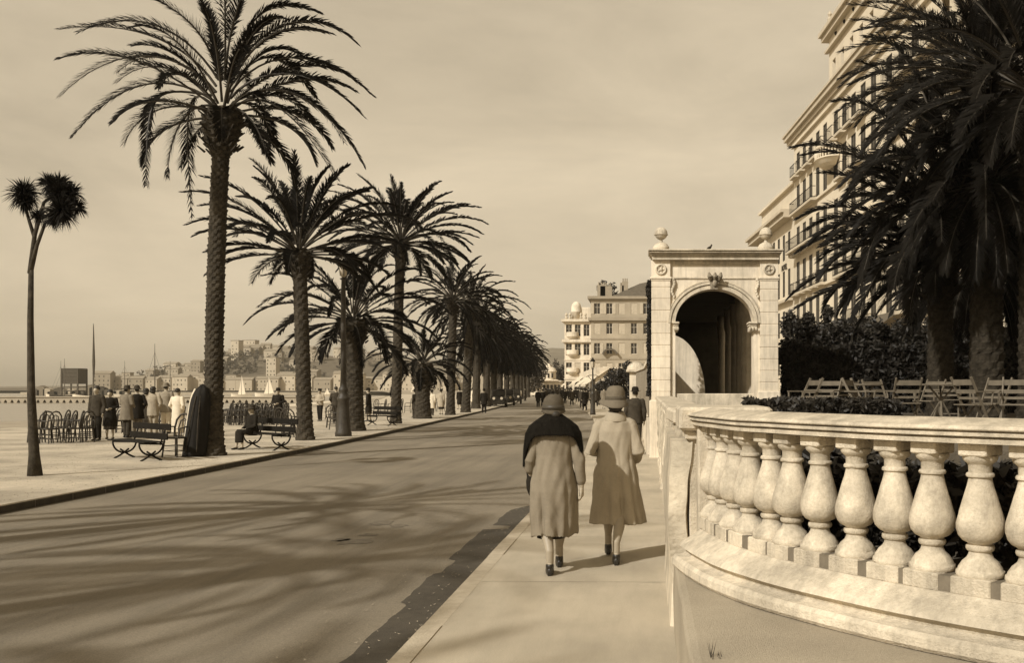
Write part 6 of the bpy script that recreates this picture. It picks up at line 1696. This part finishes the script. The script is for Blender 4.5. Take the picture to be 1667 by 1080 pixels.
mb = MB(); rng = random.Random(88)
for k in range(1300):
    d = 14 + 26 * rng.random() ** 1.5; x = XL(d) - .25 - rng.random() ** 1.3 * 7; s_ = rng.uniform(.006, .017); a = rng.uniform(0, 6.28); u = Vector((math.cos(a), math.sin(a), 0)) * s_; w = Vector((-math.sin(a), math.cos(a), 0)) * s_ * .6; c = Vector((x, d, .012))
    mb.add([c - u, c - w, c + u + UP * .01, c + w, c + UP * .008], [(0, 1, 4), (1, 2, 4), (2, 3, 4), (3, 0, 4)])
tag(mb.build('gravel', mat('grit', .16, .9, .4, 10)), kind='stuff', label='dark grit and dry leaves scattered over the promenade')
mb = MB()
for k in range(900):
    d = 5 + 20 * rng.random(); x = XR(d) - rng.random() ** 2 * 1.1 - .02; s_ = rng.uniform(.006, .016); a = rng.uniform(0, 6.28); u = Vector((math.cos(a), math.sin(a), 0)) * s_; w = Vector((-math.sin(a), math.cos(a), 0)) * s_ * .5; c = Vector((x, d, -.108))
    mb.add([c - u, c - w, c + u + UP * .006, c + w], [(0, 1, 2, 3)])
tag(mb.build('litter', mat('dry_leaf', .30, .9, .4, 10)), kind='stuff', label='dry leaf crumbs gathered in the gutter by the right kerb')
mb = MB(); rng = random.Random(77); y = 3.4
while y < 40:
    xa, xb = XR(y) + .17, .18; n_ = 14; tilt = rng.uniform(-.05, .05)
    Lp = []; Rp = []
    for k in range(n_ + 1):
        x = xa + (xb - xa) * k / n_; yy = y + tilt * k / n_ + .006 * noise.noise(Vector((x * 6, y, 0))); w = .0035 + .003 * noise.noise(Vector((x * 9, y, 5)))
        Lp.append((x, yy + w, .004)); Rp.append((x, yy - w, .004))
    mb.strip(Lp, Rp); y += 2.6
tag(mb.build('pavement_joints', M_joint), kind='structure')
# ------------------------------------------------------------ light, air, camera
SUN_EL, = (math.radians(36),)
hx, hy = .656, .755
dirv = Vector((hx * math.cos(SUN_EL), hy * math.cos(SUN_EL), -math.sin(SUN_EL)))
ld = bpy.data.lights.new('sun', 'SUN'); ld.energy = 5.0; ld.angle = math.radians(.9); ld.color = (1, .97, .91)
lo = bpy.data.objects.new('sun', ld); C.objects.link(lo); lo.rotation_euler = dirv.to_track_quat('-Z', 'Y').to_euler(); lo.location = (-20, -20, 40)
W = bpy.data.worlds.new('World'); S.world = W; W.use_nodes = True; nt = W.node_tree; bg = nt.nodes['Background']; L = nt.links.new
sky = nt.nodes.new('ShaderNodeTexSky'); sky.sky_type = 'NISHITA'; sky.sun_disc = False; sky.sun_elevation = SUN_EL
sky.sun_rotation = math.atan2(-hx, -hy)     # clockwise from +Y
sky.air_density = 1.0; sky.dust_density = 3.0; sky.ozone_density = 1.0
bw = nt.nodes.new('ShaderNodeRGBToBW'); L(sky.outputs['Color'], bw.inputs['Color'])
pw = nt.nodes.new('ShaderNodeMath'); pw.operation = 'POWER'; pw.inputs[1].default_value = .45; L(bw.outputs['Val'], pw.inputs[0])
gn = nt.nodes.new('ShaderNodeMath'); gn.operation = 'MULTIPLY'; gn.inputs[1].default_value = SKYG; L(pw.outputs[0], gn.inputs[0]); pw = gn
tc = nt.nodes.new('ShaderNodeTexCoord'); mp = nt.nodes.new('ShaderNodeMapping'); mp.inputs['Scale'].default_value = (1.2, 1.2, 4.2); mp.inputs['Rotation'].default_value = (0, .25, 0)
L(tc.outputs['Generated'], mp.inputs['Vector'])
ns = nt.nodes.new('ShaderNodeTexNoise'); ns.inputs['Scale'].default_value = 1.9; ns.inputs['Detail'].default_value = 9; ns.inputs['Roughness'].default_value = .58; ns.inputs['Distortion'].default_value = .3; L(mp.outputs['Vector'], ns.inputs['Vector'])
cr_ = nt.nodes.new('ShaderNodeMapRange'); cr_.inputs['From Min'].default_value = .3; cr_.inputs['From Max'].default_value = .7; cr_.inputs['To Min'].default_value = .74; cr_.inputs['To Max'].default_value = 1.16; L(ns.outputs['Fac'], cr_.inputs['Value'])
ml = nt.nodes.new('ShaderNodeMath'); ml.operation = 'MULTIPLY'; L(pw.outputs[0], ml.inputs[0]); L(cr_.outputs['Result'], ml.inputs[1])
tn = nt.nodes.new('ShaderNodeMix'); tn.data_type = 'RGBA'; tn.blend_type = 'MULTIPLY'; tn.inputs['Factor'].default_value = 1; tn.inputs['B'].default_value = (1.0, .838, .60, 1)
L(ml.outputs[0], tn.inputs['A']); L(tn.outputs['Result'], bg.inputs['Color']); bg.inputs['Strength'].default_value = SKY
hb = MB(); hb.box(-2400, 2400, -45, 3300, -3.9, 210); hz_m = bpy.data.materials.new('haze_air'); hz_m.use_nodes = True; hn_ = hz_m.node_tree
for x__ in list(hn_.nodes):
    if x__.type != 'OUTPUT_MATERIAL': hn_.nodes.remove(x__)
vol = hn_.nodes.new('ShaderNodeVolumePrincipled'); vol.inputs['Color'].default_value = (.95, .86, .68, 1); vol.inputs['Density'].default_value = HAZE; vol.inputs['Anisotropy'].default_value = 0.0
hn_.links.new(vol.outputs['Volume'], [x for x in hn_.nodes if x.type == 'OUTPUT_MATERIAL'][0].inputs['Volume'])
if HAZE: tag(hb.build('haze', hz_m), kind='stuff')
cam = bpy.data.cameras.new('camera'); co = bpy.data.objects.new('camera', cam); C.objects.link(co)
cam.sensor_width = 36; cam.lens = 36 * F / 1667; cam.shift_x = -(CX - 833.5) / 1667; cam.shift_y = (CY - 540) / 1667
co.location = (0, 0, EYE); co.rotation_euler = (PI / 2, 0, 0); cam.clip_start = .05; cam.clip_end = 12000
S.camera = co
S.view_settings.view_transform = 'Standard'; S.view_settings.look = 'None'; S.view_settings.gamma = 1; S.view_settings.exposure = EXPO
S.cycles.max_bounces = 6; S.cycles.transparent_max_bounces = 8

bpy.data.scenes.remove(TS)
